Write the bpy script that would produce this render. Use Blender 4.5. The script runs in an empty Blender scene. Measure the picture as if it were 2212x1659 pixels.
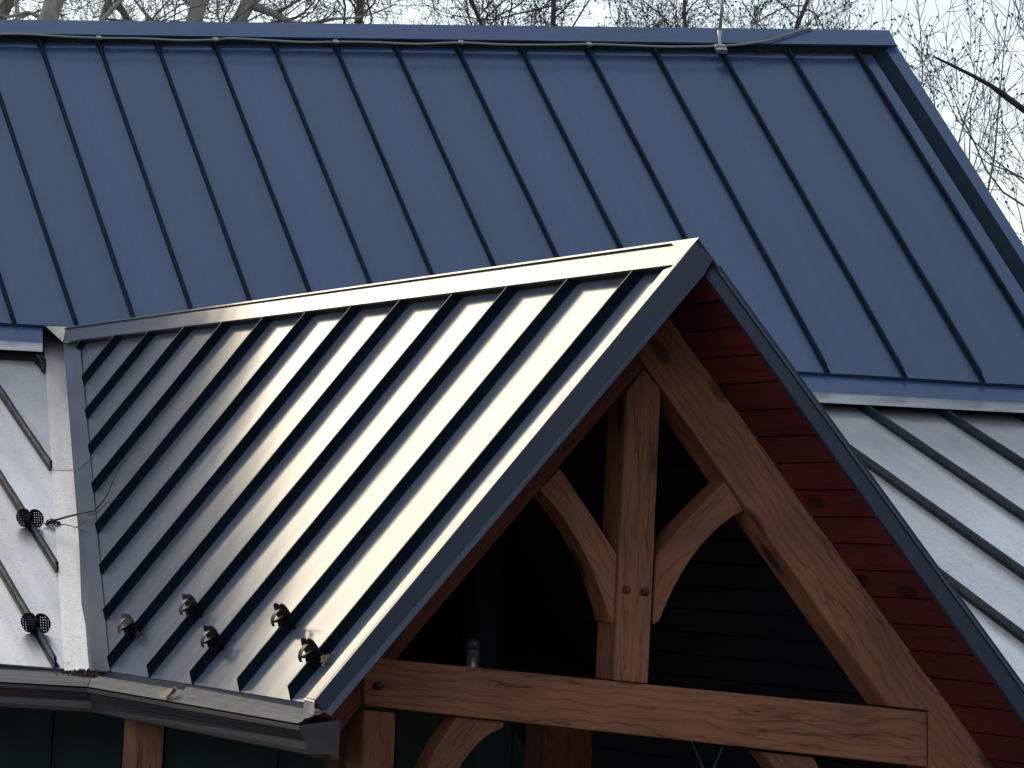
import bpy, bmesh, math, random
from mathutils import Vector, Matrix, Euler

# ------------------------------------------------------------------ camera, sky, sun, exposure
SC = bpy.context.scene
COL = SC.collection
PW = 2212.0                                   # the measuring grid: 2212 x 1659
CX, CY, F = 1106.0, 829.5, 7670.0
CAM_Z, PITCH, ROLL = 3.4, math.radians(2.8), math.radians(2.63)
cam_data = bpy.data.cameras.new('camera')
cam_data.sensor_width = 36.0
cam_data.lens = 36.0 * F / PW
cam_data.clip_end = 2000.0
cam = bpy.data.objects.new('camera', cam_data)
COL.objects.link(cam)
cam.location = (0, 0, CAM_Z)
RC = Matrix.Rotation(math.pi / 2 + PITCH, 3, 'X') @ Matrix.Rotation(ROLL, 3, 'Z')
cam.rotation_euler = RC.to_euler()
SC.camera = cam

SUN_AZ, SUN_EL = math.radians(-33.0), math.radians(28.0)
SUN_DIR = Vector((math.sin(SUN_AZ) * math.cos(SUN_EL), math.cos(SUN_AZ) * math.cos(SUN_EL), math.sin(SUN_EL)))
world = bpy.data.worlds.new('World')
SC.world = world
world.use_nodes = True
wn, wl = world.node_tree.nodes, world.node_tree.links
wn.clear()
sky = wn.new('ShaderNodeTexSky')
sky.sky_type = 'NISHITA'
sky.sun_disc = False
sky.sun_elevation = SUN_EL
sky.sun_rotation = SUN_AZ
sky.air_density = 1.0
sky.dust_density = 1.2
sky.ozone_density = 2.0
bg = wn.new('ShaderNodeBackground')
bg.inputs['Strength'].default_value = 0.13
wo = wn.new('ShaderNodeOutputWorld')
wtc = wn.new('ShaderNodeTexCoord')
wmap = wn.new('ShaderNodeMapping'); wmap.inputs['Scale'].default_value = (1.0, 1.0, 2.6)
wl.new(wtc.outputs['Generated'], wmap.inputs['Vector'])
wno = wn.new('ShaderNodeTexNoise'); wno.inputs['Scale'].default_value = 5.0; wno.inputs['Detail'].default_value = 6.0; wno.inputs['Roughness'].default_value = 0.55
wl.new(wmap.outputs[0], wno.inputs['Vector'])
wra = wn.new('ShaderNodeMapRange'); wra.inputs['From Min'].default_value = 0.35; wra.inputs['From Max'].default_value = 0.65
wra.inputs['To Min'].default_value = 0.66; wra.inputs['To Max'].default_value = 0.92
wl.new(wno.outputs['Fac'], wra.inputs['Value'])
wmix = wn.new('ShaderNodeMix'); wmix.data_type = 'RGBA'
wl.new(wra.outputs[0], wmix.inputs['Factor'])
wl.new(sky.outputs[0], wmix.inputs['A'])
wmix.inputs['B'].default_value = (1.80, 2.0, 2.14, 1)
wl.new(wmix.outputs['Result'], bg.inputs['Color'])
wl.new(bg.outputs[0], wo.inputs['Surface'])

sl = bpy.data.lights.new('sun', 'SUN')
sl.energy = 0.5
sl.angle = math.radians(28.0)
sl.color = (1.0, 0.84, 0.58)
sun = bpy.data.objects.new('sun', sl)
COL.objects.link(sun)
sun.rotation_euler = SUN_DIR.to_track_quat('Z', 'Y').to_euler()
sun.location = (0, 0, 30)
vs = SC.view_settings
vs.view_transform = 'Standard'
vs.look = 'None'
vs.exposure = 1.5
vs.gamma = 1.0
vs.use_curve_mapping = False

RND = random.Random(7)
CAMP = Vector((0, 0, CAM_Z))
UP = Vector((0, 0, 1))

# ------------------------------------------------------------------ measuring helpers (grid position -> ray -> plane in the place)
def ray(x, y):
    return RC @ Vector(((x - CX) / F, -(y - CY) / F, -1.0))
def on(x, y, plane):
    p, n = plane
    d = ray(x, y)
    return CAMP + d * (n.dot(p - CAMP) / n.dot(d))
def az(a):
    a = math.radians(a)
    return Vector((math.sin(a), math.cos(a), 0))
def off(plane, h):
    return (plane[0] + plane[1] * h, plane[1])
def shift(plane, v):
    return (plane[0] + v, plane[1])
def upn(n):
    n = n.normalized()
    return n if n.z >= 0 else -n
def meet(p, d, plane):
    return p + d * (plane[1].dot(plane[0] - p) / plane[1].dot(d))
def lerp(a, b, t):
    return a + (b - a) * t

# ------------------------------------------------------------------ object helpers
WM = {}
def register(o, world_m, parent):
    COL.objects.link(o)
    if parent is not None:
        o.parent = parent
        o.matrix_basis = WM[parent.name].inverted() @ world_m
    else:
        o.matrix_basis = world_m
    WM[o.name] = world_m.copy()
    return o
def tag(o, label=None, cat=None, group=None, kind=None):
    if label: o['label'] = label
    if cat: o['category'] = cat
    if group: o['group'] = group
    if kind: o['kind'] = kind
    return o
def empty(name, loc, parent=None, m=None):
    o = bpy.data.objects.new(name, None)
    o.empty_display_size = 0.2
    return register(o, m if m is not None else Matrix.Translation(loc), parent)
def frame(o, x, hint=UP):
    x = x.normalized()
    y = hint.cross(x)
    if y.length < 1e-5:
        y = Vector((0, 1, 0))
    y.normalize()
    z = x.cross(y)
    m = Matrix((x, y, z)).transposed().to_4x4()
    m.translation = o
    return m
def mk(name, verts, faces, mat, parent=None, fr=None, smooth=False, recalc=True):
    verts = [Vector(v) for v in verts]
    if fr is None:
        c = Vector((0, 0, 0))
        for v in verts: c += v
        fr = Matrix.Translation(c / len(verts))
    inv = fr.inverted()
    me = bpy.data.meshes.new(name)
    me.from_pydata([inv @ v for v in verts], [], faces)
    if recalc:
        bm = bmesh.new(); bm.from_mesh(me)
        bmesh.ops.recalc_face_normals(bm, faces=bm.faces)
        bm.to_mesh(me); bm.free()
    if smooth:
        for p in me.polygons: p.use_smooth = True
    me.materials.append(mat)
    o = bpy.data.objects.new(name, me)
    return register(o, fr, parent)
def prism(name, poly, ext, mat, parent=None, fr=None, bevel=0.0):
    n = len(poly)
    v = [Vector(p) for p in poly] + [Vector(p) + ext for p in poly]
    f = [tuple(range(n)), tuple(range(2 * n - 1, n - 1, -1))]
    f += [(i, i + n, (i + 1) % n + n, (i + 1) % n) for i in range(n)]
    o = mk(name, v, f, mat, parent, fr)
    if bevel:
        m = o.modifiers.new('bevel', 'BEVEL'); m.width = bevel; m.segments = 2; m.limit_method = 'ANGLE'
        m.angle_limit = math.radians(40)
    return o
def slab(name, quad, n, t, mat, parent=None, fr=None):
    return prism(name, [q - n * t for q in quad], n * t, mat, parent, fr)
def tube_geo(pts, radii, sides, V, Fc, cap=True):
    base0 = len(V)
    prev = None
    for i, p in enumerate(pts):
        if i == 0: d = pts[1] - pts[0]
        elif i == len(pts) - 1: d = pts[-1] - pts[-2]
        else: d = pts[i + 1] - pts[i - 1]
        d.normalize()
        if prev is None:
            a = Vector((0, 0, 1)) if abs(d.z) < 0.9 else Vector((1, 0, 0))
            u = d.cross(a).normalized()
        else:
            u = prev - d * prev.dot(d)
            if u.length < 1e-6: u = d.orthogonal()
            u.normalize()
        prev = u
        w = d.cross(u)
        r = radii[i] if isinstance(radii, (list, tuple)) else radii
        for k in range(sides):
            t = 2 * math.pi * k / sides
            V.append(p + (u * math.cos(t) + w * math.sin(t)) * r)
    for i in range(len(pts) - 1):
        for k in range(sides):
            a = base0 + i * sides + k; b = base0 + i * sides + (k + 1) % sides
            Fc.append((a, b, b + sides, a + sides))
    if cap:
        Fc.append(tuple(base0 + k for k in range(sides))[::-1])
        e = base0 + (len(pts) - 1) * sides
        Fc.append(tuple(e + k for k in range(sides)))
def tube(name, pts, r, mat, parent=None, sides=8):
    V, Fc = [], []
    tube_geo([Vector(p) for p in pts], r, sides, V, Fc)
    return mk(name, V, Fc, mat, parent, smooth=True, recalc=False)

# ------------------------------------------------------------------ materials
def new_mat(name):
    m = bpy.data.materials.new(name)
    m.use_nodes = True
    nt = m.node_tree
    return m, nt.nodes, nt.links, nt.nodes['Principled BSDF']
def ramp(N, stops, interp='LINEAR'):
    r = N.new('ShaderNodeValToRGB')
    r.color_ramp.interpolation = interp
    e = r.color_ramp.elements
    while len(e) < len(stops): e.new(0.5)
    for el, (p, c) in zip(e, stops):
        el.position = p
        el.color = (c[0], c[1], c[2], 1) if isinstance(c, (tuple, list)) else (c, c, c, 1)
    return r
def noise(N, L, vec, scale, detail=4, rough=0.55, dist=0.0):
    t = N.new('ShaderNodeTexNoise')
    t.inputs['Scale'].default_value = scale
    t.inputs['Detail'].default_value = detail
    t.inputs['Roughness'].default_value = rough
    t.inputs['Distortion'].default_value = dist
    if vec is not None: L.new(vec, t.inputs['Vector'])
    return t
def mapping(N, L, src, scale=(1, 1, 1)):
    m = N.new('ShaderNodeMapping')
    m.inputs['Scale'].default_value = scale
    L.new(src, m.inputs['Vector'])
    return m.outputs[0]
def bump(N, L, h, strength, dist, normal=None):
    b = N.new('ShaderNodeBump')
    b.inputs['Strength'].default_value = strength
    b.inputs['Distance'].default_value = dist
    L.new(h, b.inputs['Height'])
    if normal is not None: L.new(normal, b.inputs['Normal'])
    return b.outputs[0]
def metal_mat(name, c0, c1, r0, r1, grime=0.25, waves=0.25, flecks=0.0, fleck_col=(0.03, 0.03, 0.035), metallic=0.0, ior=1.5):
    m, N, L, P = new_mat(name)
    tc = N.new('ShaderNodeTexCoord')
    big = noise(N, L, tc.outputs['Object'], 0.9, 3)
    fine = noise(N, L, tc.outputs['Object'], 55, 6, 0.7)
    col = N.new('ShaderNodeMix'); col.data_type = 'RGBA'
    col.inputs['A'].default_value = (*c0, 1); col.inputs['B'].default_value = (*c1, 1)
    r = ramp(N, [(0.3, 0.0), (0.7, 1.0)])
    L.new(big.outputs['Fac'], r.inputs[0]); L.new(r.outputs[0], col.inputs['Factor'])
    last = col.outputs['Result']
    stk = noise(N, L, mapping(N, L, tc.outputs['Object'], (0.5, 11, 11)), 1.0, 5, 0.6)
    oi = N.new('ShaderNodeObjectInfo')
    rp = N.new('ShaderNodeMapRange'); rp.inputs['To Min'].default_value = 0.88; rp.inputs['To Max'].default_value = 1.12
    L.new(oi.outputs['Random'], rp.inputs['Value'])
    rs = N.new('ShaderNodeMapRange'); rs.inputs['From Min'].default_value = 0.3; rs.inputs['From Max'].default_value = 0.7
    rs.inputs['To Min'].default_value = 0.86; rs.inputs['To Max'].default_value = 1.14
    L.new(stk.outputs['Fac'], rs.inputs['Value'])
    pm = N.new('ShaderNodeMath'); pm.operation = 'MULTIPLY'
    L.new(rp.outputs[0], pm.inputs[0]); L.new(rs.outputs[0], pm.inputs[1])
    vm = N.new('ShaderNodeVectorMath'); vm.operation = 'SCALE'
    L.new(last, vm.inputs[0]); L.new(pm.outputs[0], vm.inputs['Scale'])
    last = vm.outputs[0]
    rough = N.new('ShaderNodeMapRange')
    rough.inputs['To Min'].default_value = r0; rough.inputs['To Max'].default_value = r1
    rough.inputs['From Min'].default_value = 0.3; rough.inputs['From Max'].default_value = 0.7
    mid = noise(N, L, mapping(N, L, tc.outputs['Object'], (2, 9, 9)), 1.0, 5, 0.6)
    L.new(mid.outputs['Fac'], rough.inputs['Value'])
    rr = rough.outputs[0]
    if flecks > 0:
        fn = noise(N, L, tc.outputs['Object'], 42, 7, 0.72, 1.4)
        fr_ = ramp(N, [(0.50, 0.0), (0.64, 1.0)])
        L.new(fn.outputs['Fac'], fr_.inputs[0])
        mk_ = noise(N, L, tc.outputs['Object'], 6.5, 4, 0.6, 0.8)
        mr_ = ramp(N, [(0.32, 0.25), (0.62, 1.0)]); L.new(mk_.outputs['Fac'], mr_.inputs[0])
        mm_ = N.new('ShaderNodeMath'); mm_.operation = 'MULTIPLY'
        L.new(fr_.outputs[0], mm_.inputs[0]); L.new(mr_.outputs[0], mm_.inputs[1])
        amt = N.new('ShaderNodeMath'); amt.operation = 'MULTIPLY'; amt.inputs[1].default_value = flecks
        L.new(mm_.outputs[0], amt.inputs[0])
        mx = N.new('ShaderNodeMix'); mx.data_type = 'RGBA'
        L.new(amt.outputs[0], mx.inputs['Factor']); L.new(last, mx.inputs['A'])
        mx.inputs['B'].default_value = (*fleck_col, 1)
        last = mx.outputs['Result']
        ad = N.new('ShaderNodeMath'); ad.operation = 'MULTIPLY_ADD'; ad.inputs[1].default_value = 0.35
        L.new(amt.outputs[0], ad.inputs[0]); L.new(rr, ad.inputs[2]); rr = ad.outputs[0]
    L.new(last, P.inputs['Base Color'])
    L.new(rr, P.inputs['Roughness'])
    P.inputs['Metallic'].default_value = metallic
    P.inputs['IOR'].default_value = ior
    wv = noise(N, L, tc.outputs['Object'], 2.2, 2, 0.5)
    n1 = bump(N, L, wv.outputs['Fac'], waves, 0.02)
    n2 = bump(N, L, fine.outputs['Fac'], grime, 0.0006, n1)
    L.new(n2, P.inputs['Normal'])
    return m
def wood_mat(name, c_dark, c_mid, c_light, rough=0.65, scale=1.0):
    m, N, L, P = new_mat(name)
    tc = N.new('ShaderNodeTexCoord')
    oi = N.new('ShaderNodeObjectInfo')
    addv = N.new('ShaderNodeVectorMath'); addv.operation = 'MULTIPLY_ADD'
    L.new(oi.outputs['Random'], addv.inputs[0]); addv.inputs[1].default_value = (13.0, 7.0, 5.0)
    L.new(tc.outputs['Object'], addv.inputs[2])
    v = addv.outputs[0]
    # the grain follows the length of the timber (local x)
    warp = noise(N, L, mapping(N, L, v, (1.6, 5, 5)), 1.6 * scale, 3, 0.55)
    wadd = N.new('ShaderNodeVectorMath'); wadd.operation = 'MULTIPLY_ADD'
    L.new(warp.outputs['Color'], wadd.inputs[0]); wadd.inputs[1].default_value = (0.0, 0.13, 0.13)
    L.new(mapping(N, L, v, (0.16, 1, 1)), wadd.inputs[2])
    wave = N.new('ShaderNodeTexWave'); wave.wave_type = 'RINGS'; wave.rings_direction = 'X'
    wave.inputs['Scale'].default_value = 9 * scale
    wave.inputs['Distortion'].default_value = 2.2
    wave.inputs['Detail'].default_value = 3
    wave.inputs['Detail Scale'].default_value = 1.5
    L.new(wadd.outputs[0], wave.inputs['Vector'])
    fib = noise(N, L, mapping(N, L, v, (3, 90, 90)), 1.5, 6, 0.65)
    mot = noise(N, L, mapping(N, L, v, (2, 4, 4)), 1.3, 4, 0.6)
    r1 = ramp(N, [(0.10, c_dark), (0.26, c_mid), (0.85, c_light)])
    mixf = N.new('ShaderNodeMath'); mixf.operation = 'MULTIPLY_ADD'; mixf.inputs[1].default_value = 0.70
    L.new(fib.outputs['Fac'], mixf.inputs[0])
    wv = N.new('ShaderNodeMath'); wv.operation = 'MULTIPLY_ADD'; wv.inputs[1].default_value = 0.34; wv.inputs[2].default_value = -0.10
    wr = ramp(N, [(0.0, 0.0), (0.13, 0.7), (1.0, 1.0)]); L.new(wave.outputs['Fac'], wr.inputs[0])
    L.new(wr.outputs[0], wv.inputs[0])
    L.new(wv.outputs[0], mixf.inputs[2])
    L.new(mixf.outputs[0], r1.inputs[0])
    mul = N.new('ShaderNodeMix'); mul.data_type = 'RGBA'; mul.blend_type = 'MULTIPLY'
    mul.inputs['Factor'].default_value = 1.0
    L.new(r1.outputs[0], mul.inputs['A'])
    r2 = ramp(N, [(0.25, (0.62, 0.55, 0.52)), (0.75, (1.15, 1.1, 1.05))])
    L.new(mot.outputs['Fac'], r2.inputs[0]); L.new(r2.outputs[0], mul.inputs['B'])
    # knots
    vo = N.new('ShaderNodeTexVoronoi'); vo.inputs['Scale'].default_value = 1.0
    L.new(mapping(N, L, v, (2.1, 5.0, 5.0)), vo.inputs['Vector'])
    rk = ramp(N, [(0.10, 0.9), (0.15, 0.6), (0.19, 0.0)])
    L.new(vo.outputs['Distance'], rk.inputs[0])
    kn = N.new('ShaderNodeMix'); kn.data_type = 'RGBA'
    L.new(rk.outputs[0], kn.inputs['Factor']); L.new(mul.outputs['Result'], kn.inputs['A'])
    kn.inputs['B'].default_value = (c_dark[0] * 0.6, c_dark[1] * 0.6, c_dark[2] * 0.6, 1)
    ck = noise(N, L, mapping(N, L, v, (0.9, 17, 17)), 1.0, 4, 0.6, 0.3)
    rc_ = ramp(N, [(0.485, 0.0), (0.5, 0.8), (0.512, 0.0)]); L.new(ck.outputs['Fac'], rc_.inputs[0])
    ckm = noise(N, L, mapping(N, L, v, (1.2, 2, 2)), 1.7, 2, 0.5)
    rcm = ramp(N, [(0.50, 0.0), (0.60, 1.0)]); L.new(ckm.outputs['Fac'], rcm.inputs[0])
    cmul = N.new('ShaderNodeMath'); cmul.operation = 'MULTIPLY'
    L.new(rc_.outputs[0], cmul.inputs[0]); L.new(rcm.outputs[0], cmul.inputs[1])
    ckx = N.new('ShaderNodeMix'); ckx.data_type = 'RGBA'
    L.new(cmul.outputs[0], ckx.inputs['Factor']); L.new(kn.outputs['Result'], ckx.inputs['A'])
    ckx.inputs['B'].default_value = (c_dark[0] * 0.5, c_dark[1] * 0.5, c_dark[2] * 0.5, 1)
    brt = N.new('ShaderNodeMapRange'); brt.inputs['To Min'].default_value = 0.72; brt.inputs['To Max'].default_value = 1.18
    L.new(oi.outputs['Random'], brt.inputs['Value'])
    scl = N.new('ShaderNodeVectorMath'); scl.operation = 'SCALE'
    L.new(ckx.outputs['Result'], scl.inputs[0]); L.new(brt.outputs[0], scl.inputs['Scale'])
    L.new(scl.outputs[0], P.inputs['Base Color'])
    P.inputs['Roughness'].default_value = rough
    P.inputs['Specular IOR Level'].default_value = 0.3
    L.new(bump(N, L, mixf.outputs[0], 0.35, 0.004), P.inputs['Normal'])
    return m
def plain_mat(name, c, rough=0.5, metallic=0.0, nscale=20, var=0.25, bmp=0.1):
    m, N, L, P = new_mat(name)
    tc = N.new('ShaderNodeTexCoord')
    n = noise(N, L, tc.outputs['Object'], nscale, 5, 0.6)
    r = ramp(N, [(0.25, tuple(x * (1 - var) for x in c)), (0.75, tuple(min(1, x * (1 + var)) for x in c))])
    L.new(n.outputs['Fac'], r.inputs[0]); L.new(r.outputs[0], P.inputs['Base Color'])
    P.inputs['Roughness'].default_value = rough
    P.inputs['Metallic'].default_value = metallic
    if bmp: L.new(bump(N, L, n.outputs['Fac'], bmp, 0.003), P.inputs['Normal'])
    return m

M_ROOF = metal_mat('steel_roof_blue', (0.036, 0.058, 0.128), (0.042, 0.066, 0.140), 0.22, 0.30, 0.05, 0.06, ior=1.7)
M_ROOF.node_tree.nodes['Principled BSDF'].inputs['Specular Tint'].default_value = (0.72, 0.86, 1.0, 1)
M_PORCH = metal_mat('steel_roof_slate', (0.100, 0.113, 0.146), (0.114, 0.128, 0.162), 0.125, 0.175, 0.06, 0.07, ior=1.24)
M_PORCH.node_tree.nodes['Principled BSDF'].inputs['Specular Tint'].default_value = (1.0, 0.965, 0.88, 1)
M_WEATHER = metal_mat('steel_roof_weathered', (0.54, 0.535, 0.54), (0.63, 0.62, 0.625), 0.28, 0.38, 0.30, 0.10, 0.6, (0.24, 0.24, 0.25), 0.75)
M_VALLEY = metal_mat('steel_valley_pale', (0.72, 0.69, 0.64), (0.80, 0.77, 0.72), 0.30, 0.42, 0.30, 0.10, 0.7, (0.30, 0.29, 0.28), 0.75)
M_TRIM = metal_mat('steel_trim', (0.018, 0.028, 0.054), (0.023, 0.034, 0.062), 0.30, 0.40, 0.05, 0.05)
M_SEAM_SHADE = metal_mat('seam_painted_shade', (0.007, 0.015, 0.026), (0.010, 0.019, 0.032), 0.40, 0.50, 0.1, 0.05, ior=1.14)  # shade on seam faces and rake upstand, painted as near-black steel
M_GUTTER = metal_mat('gutter_aluminium', (0.034, 0.026, 0.030), (0.050, 0.038, 0.042), 0.40, 0.55, 0.15, 0.1, 0.3, (0.10, 0.09, 0.08))
M_GUARD = plain_mat('black_guard_coating', (0.006, 0.007, 0.010), 0.45, 0.0, 60, 0.3, 0.05)
M_GUARD.node_tree.nodes['Principled BSDF'].inputs['IOR'].default_value = 1.22
M_TIMBER = wood_mat('timber_brown', (0.046, 0.017, 0.011), (0.205, 0.080, 0.043), (0.33, 0.142, 0.078))
M_TIMBER2 = wood_mat('timber_reddish', (0.04, 0.012, 0.010), (0.13, 0.040, 0.026), (0.20, 0.068, 0.042))
M_BOARD = wood_mat('ceiling_board_red', (0.030, 0.004, 0.006), (0.110, 0.015, 0.020), (0.16, 0.026, 0.026), 0.45, 0.6)
M_DARKWOOD = plain_mat('dark_wood', (0.02, 0.012, 0.010), 0.7)
M_WALL = plain_mat('wall_green_paint', (0.018, 0.066, 0.068), 0.6, 0, 6, 0.3)
M_CABLE = plain_mat('braided_cable', (0.25, 0.245, 0.235), 0.55, 0.3, 300, 0.35, 0.4)
M_GALV = plain_mat('galvanised_metal', (0.42, 0.42, 0.40), 0.4, 0.7, 40, 0.25)
M_BRASSY = plain_mat('weathered_clip', (0.38, 0.36, 0.31), 0.5, 0.4, 80, 0.3)
M_LEAF = plain_mat('dry_leaf', (0.55, 0.43, 0.28), 0.7, 0, 40, 0.3)
M_LITTER = plain_mat('leaf_litter', (0.10, 0.055, 0.035), 0.85, 0, 30, 0.6)
M_TWIG = plain_mat('twig_bark', (0.035, 0.030, 0.027), 0.8, 0, 90, 0.4)
M_CORD = plain_mat('green_cord', (0.02, 0.22, 0.18), 0.6)
M_GROUND = plain_mat('leaf_strewn_ground', (0.09, 0.072, 0.05), 0.95, 0, 1.5, 0.4, 0.5)

# ------------------------------------------------------------------ the planes of the building
AX = -76.0
A_DIR = az(AX)                                  # along the main ridge, towards the left
RB = CAMP + ray(144, 706) * 21.2                # rear end of the porch ridge
_r = ray(1510, 513)
RF = CAMP + _r * ((RB.z - CAM_Z) / _r.z)        # front end of the porch ridge, at the same height
RD = (RB - RF).normalized()                     # ridge direction, going back
GN = A_DIR.cross(UP).normalized()
G = (RF, GN)                                    # vertical plane of the gable edge
NL = upn(RD.cross(on(680.8, 1510.6, G) - RF))
NR = upn(RD.cross(on(2212, 1477, G) - RF))
SEAM = 0.040
CAPH = 0.050
D = (RF - NL * CAPH, NL)                        # left porch slope (panel surface; the ridge line is the cap apex)
D2 = (RF - NR * CAPH, NR)                       # right porch slope
VD = (on(680.8, 1510.6, G) - RF).normalized()   # down the left slope
VR = (on(2212, 1477, G) - RF).normalized()      # down the right slope
M0 = CAMP + ray(1106, 764) * 21.0
S_DIR = (az(-24.2) * math.cos(math.radians(41.6)) + UP * math.sin(math.radians(41.6)))
M = (M0, upn(A_DIR.cross(S_DIR)))               # steep main slope
MN = M[1]
MF = Vector((-MN.x, -MN.y, 0)).normalized() * -1.0   # horizontal outward
PV = on(192, 1445, D)                           # foot of the valley
def break_y(x): return 697 + 0.0608 * x
def trim_pt(x, y):                              # foot of the flashing band
    return on(x, y, off(M, -0.02))
LIPO = MF * 0.075 + UP * -0.010
lipL = on(0, 751, shift(off(M, -0.02), LIPO))
lipR = on(2212, 887.6, shift(off(M, -0.02), LIPO))
kl, kr = lipL - UP * 0.078, lipR - UP * 0.078
KN = upn((kr - kl).cross(PV - kl))
K = (PV, KN)                                    # low skirt slope
KD = (az(-20.0) + UP * 0.0)
KD = (KD - UP * (KN.dot(KD) / KN.z)).normalized()   # up the skirt seams
EAVE_Z = PV.z

lodge = empty('timber_lodge', (0.5, 19.0, 0))
tag(lodge, 'dark blue metal roofed lodge with a timber framed gable porch', 'building')

def seam_geo(b0, b1, n, h, w, end_shift=0.0, segs=18, jit=0.0012):
    """a folded seam: wide foot, thin standing leaf, small rolled head"""
    d = (b1 - b0).normalized()
    sd = d.cross(n).normalized()
    prof = [(-w * 1.5, 0.0), (-w * 1.4, 0.004), (-w * 0.5, 0.006), (-w * 0.45, h * 0.70), (-w * 0.62, h * 0.74), (-w * 0.6, h),
            (w * 0.6, h), (w * 0.62, h * 0.72), (w * 0.45, h * 0.70), (w * 0.5, 0.006), (w * 1.4, 0.004), (w * 1.5, 0.0)]
    V, Fc = [], []
    k = len(prof)
    ln = (b1 - b0).length
    j = 0.0
    for i in range(segs + 1):
        t = i / segs
        j = j * 0.6 + RND.uniform(-jit, jit)
        for (a, z) in prof:
            zz = z / h
            V.append(b0 + d * (ln * t + (end_shift * zz * (1 - t))) + sd * (a + j * zz) + n * (z + j * 0.6 * zz))
    for i in range(segs):
        for q in range(k - 1):
            a = i * k + q
            Fc.append((a, a + 1, a + 1 + k, a + k))
    Fc.append(tuple(range(k))[::-1]); Fc.append(tuple(segs * k + q for q in range(k)))
    return V, Fc
def seam_obj(b0, b1, n, h, w, mat, parent, end_shift=0.0):
    V, Fc = seam_geo(b0, b1, n, h, w, end_shift)
    return mk('standing_seam', V, Fc, mat, parent)
def panel_obj(q, n, mat, parent, t=0.006, nu=8, nv=36, sag=0.0018):
    """one roof sheet: a grid with a little oil canning, with thickness"""
    a, b, c, d = q
    ph = RND.uniform(0, 6.28); ph2 = RND.uniform(0, 6.28); am = RND.uniform(0.4, 1.3) * sag; tilt = RND.uniform(-0.0025, 0.0025); fq = RND.uniform(4, 9)
    V, Fc = [], []
    for i in range(nv + 1):
        for j in range(nu + 1):
            u, v = j / nu, i / nv
            p = lerp(lerp(a, b, u), lerp(d, c, u), v)
            V.append(p + n * (am * math.sin(math.pi * u) * math.sin(ph + v * fq + 1.3 * math.sin(ph2 + v * 4)) + tilt * (u - 0.5) + 0.0012 * math.sin(math.pi * u)))
    m = len(V)
    for i in range(nv):
        for j in range(nu):
            s = i * (nu + 1) + j
            Fc.append((s, s + 1, s + nu + 2, s + nu + 1))
    rim = [j for j in range(nu + 1)] + [(i + 1) * (nu + 1) + nu for i in range(nv)] + \
          [nv * (nu + 1) + j for j in range(nu - 1, -1, -1)] + [i * (nu + 1) for i in range(nv - 1, 0, -1)]
    base = {}
    for r_ in rim:
        base[r_] = len(V); V.append(V[r_].copy()); V.append(V[r_] - n * t)
    for i in range(len(rim)):
        a_, b_ = rim[i], rim[(i + 1) % len(rim)]
        Fc.append((base[a_], base[a_] + 1, base[b_] + 1, base[b_]))
    o = mk('roof_panel', V, Fc, mat, parent, frame(a, d - a, n), recalc=False)
    for p_ in o.data.polygons: p_.use_smooth = p_.index < nu * nv
    return o

# ------------------------------------------------------------------ main steep roof
def T(v): return v * 0.61581
main_roof = mk('main_roof', [on(-2300, 34, off(M, -0.05)), on(1885, 100, off(M, -0.05)), on(2330, 836, off(M, -0.05)), on(-2120, break_y(-2120) - 4, off(M, -0.05))],
               [(0, 1, 2, 3)], M_DARKWOOD, lodge)
tag(main_roof, 'steep dark blue standing seam roof')
tops = [-480 - 208 * k for k in range(15, 0, -1)] + [-480, -271, -65, 141, 347, 551, 754, 960, 1177, 1387, 1604, 1827, 2060, 2293, 2528, 2766, 3005]
bots = [-170 - 217 * k for k in range(15, 0, -1)] + [-170, 51, 271]
sp = [214, 219, 225, 231, 236, 242, 247, 252, 257, 261, 267]
for s_ in sp: bots.append(bots[-1] + s_)
sc_ = (2904.6 - 271) / (bots[28] - 271)
bots = bots[:18] + [271 + (b - 271) * sc_ for b in bots[18:]]
bots = bots[:29] + [3176, 3450, 3728]
def cap_y(x): return 72 + 0.0133 * x
ml = []
for a, b in zip(tops, bots):
    xt, xb = T(a), T(b)
    p1 = on(xb, break_y(xb), M)
    p0 = on(xt, cap_y(xt) + 20, M)
    ml.append((p0, p1))
RAKE0, RAKE1 = on(1891, 130, M), on(2158, 548, M)
rk_d = (RAKE1 - RAKE0).normalized()
rk_top = RAKE0 - rk_d * 0.12
rk_bot = RAKE0 + rk_d * ((ml[-1][1] - ml[-1][0]).length * 1.02)
ml_x = ml + [(rk_top, rk_bot)]
for i in range(len(ml_x) - 1):
    (a0, a1), (b0, b1) = ml_x[i], ml_x[i + 1]
    up_a, up_b = (a0 - a1).normalized() * 0.16, (b0 - b1).normalized() * 0.16
    panel_obj([a1, b1, b0 + up_b, a0 + up_a], MN, M_ROOF, main_roof)
for (p0, p1) in ml:
    seam_obj(p1, p0 + (p0 - p1).normalized() * 0.05, MN, 0.058, 0.010, M_SEAM_SHADE, main_roof, 0.03)
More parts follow.
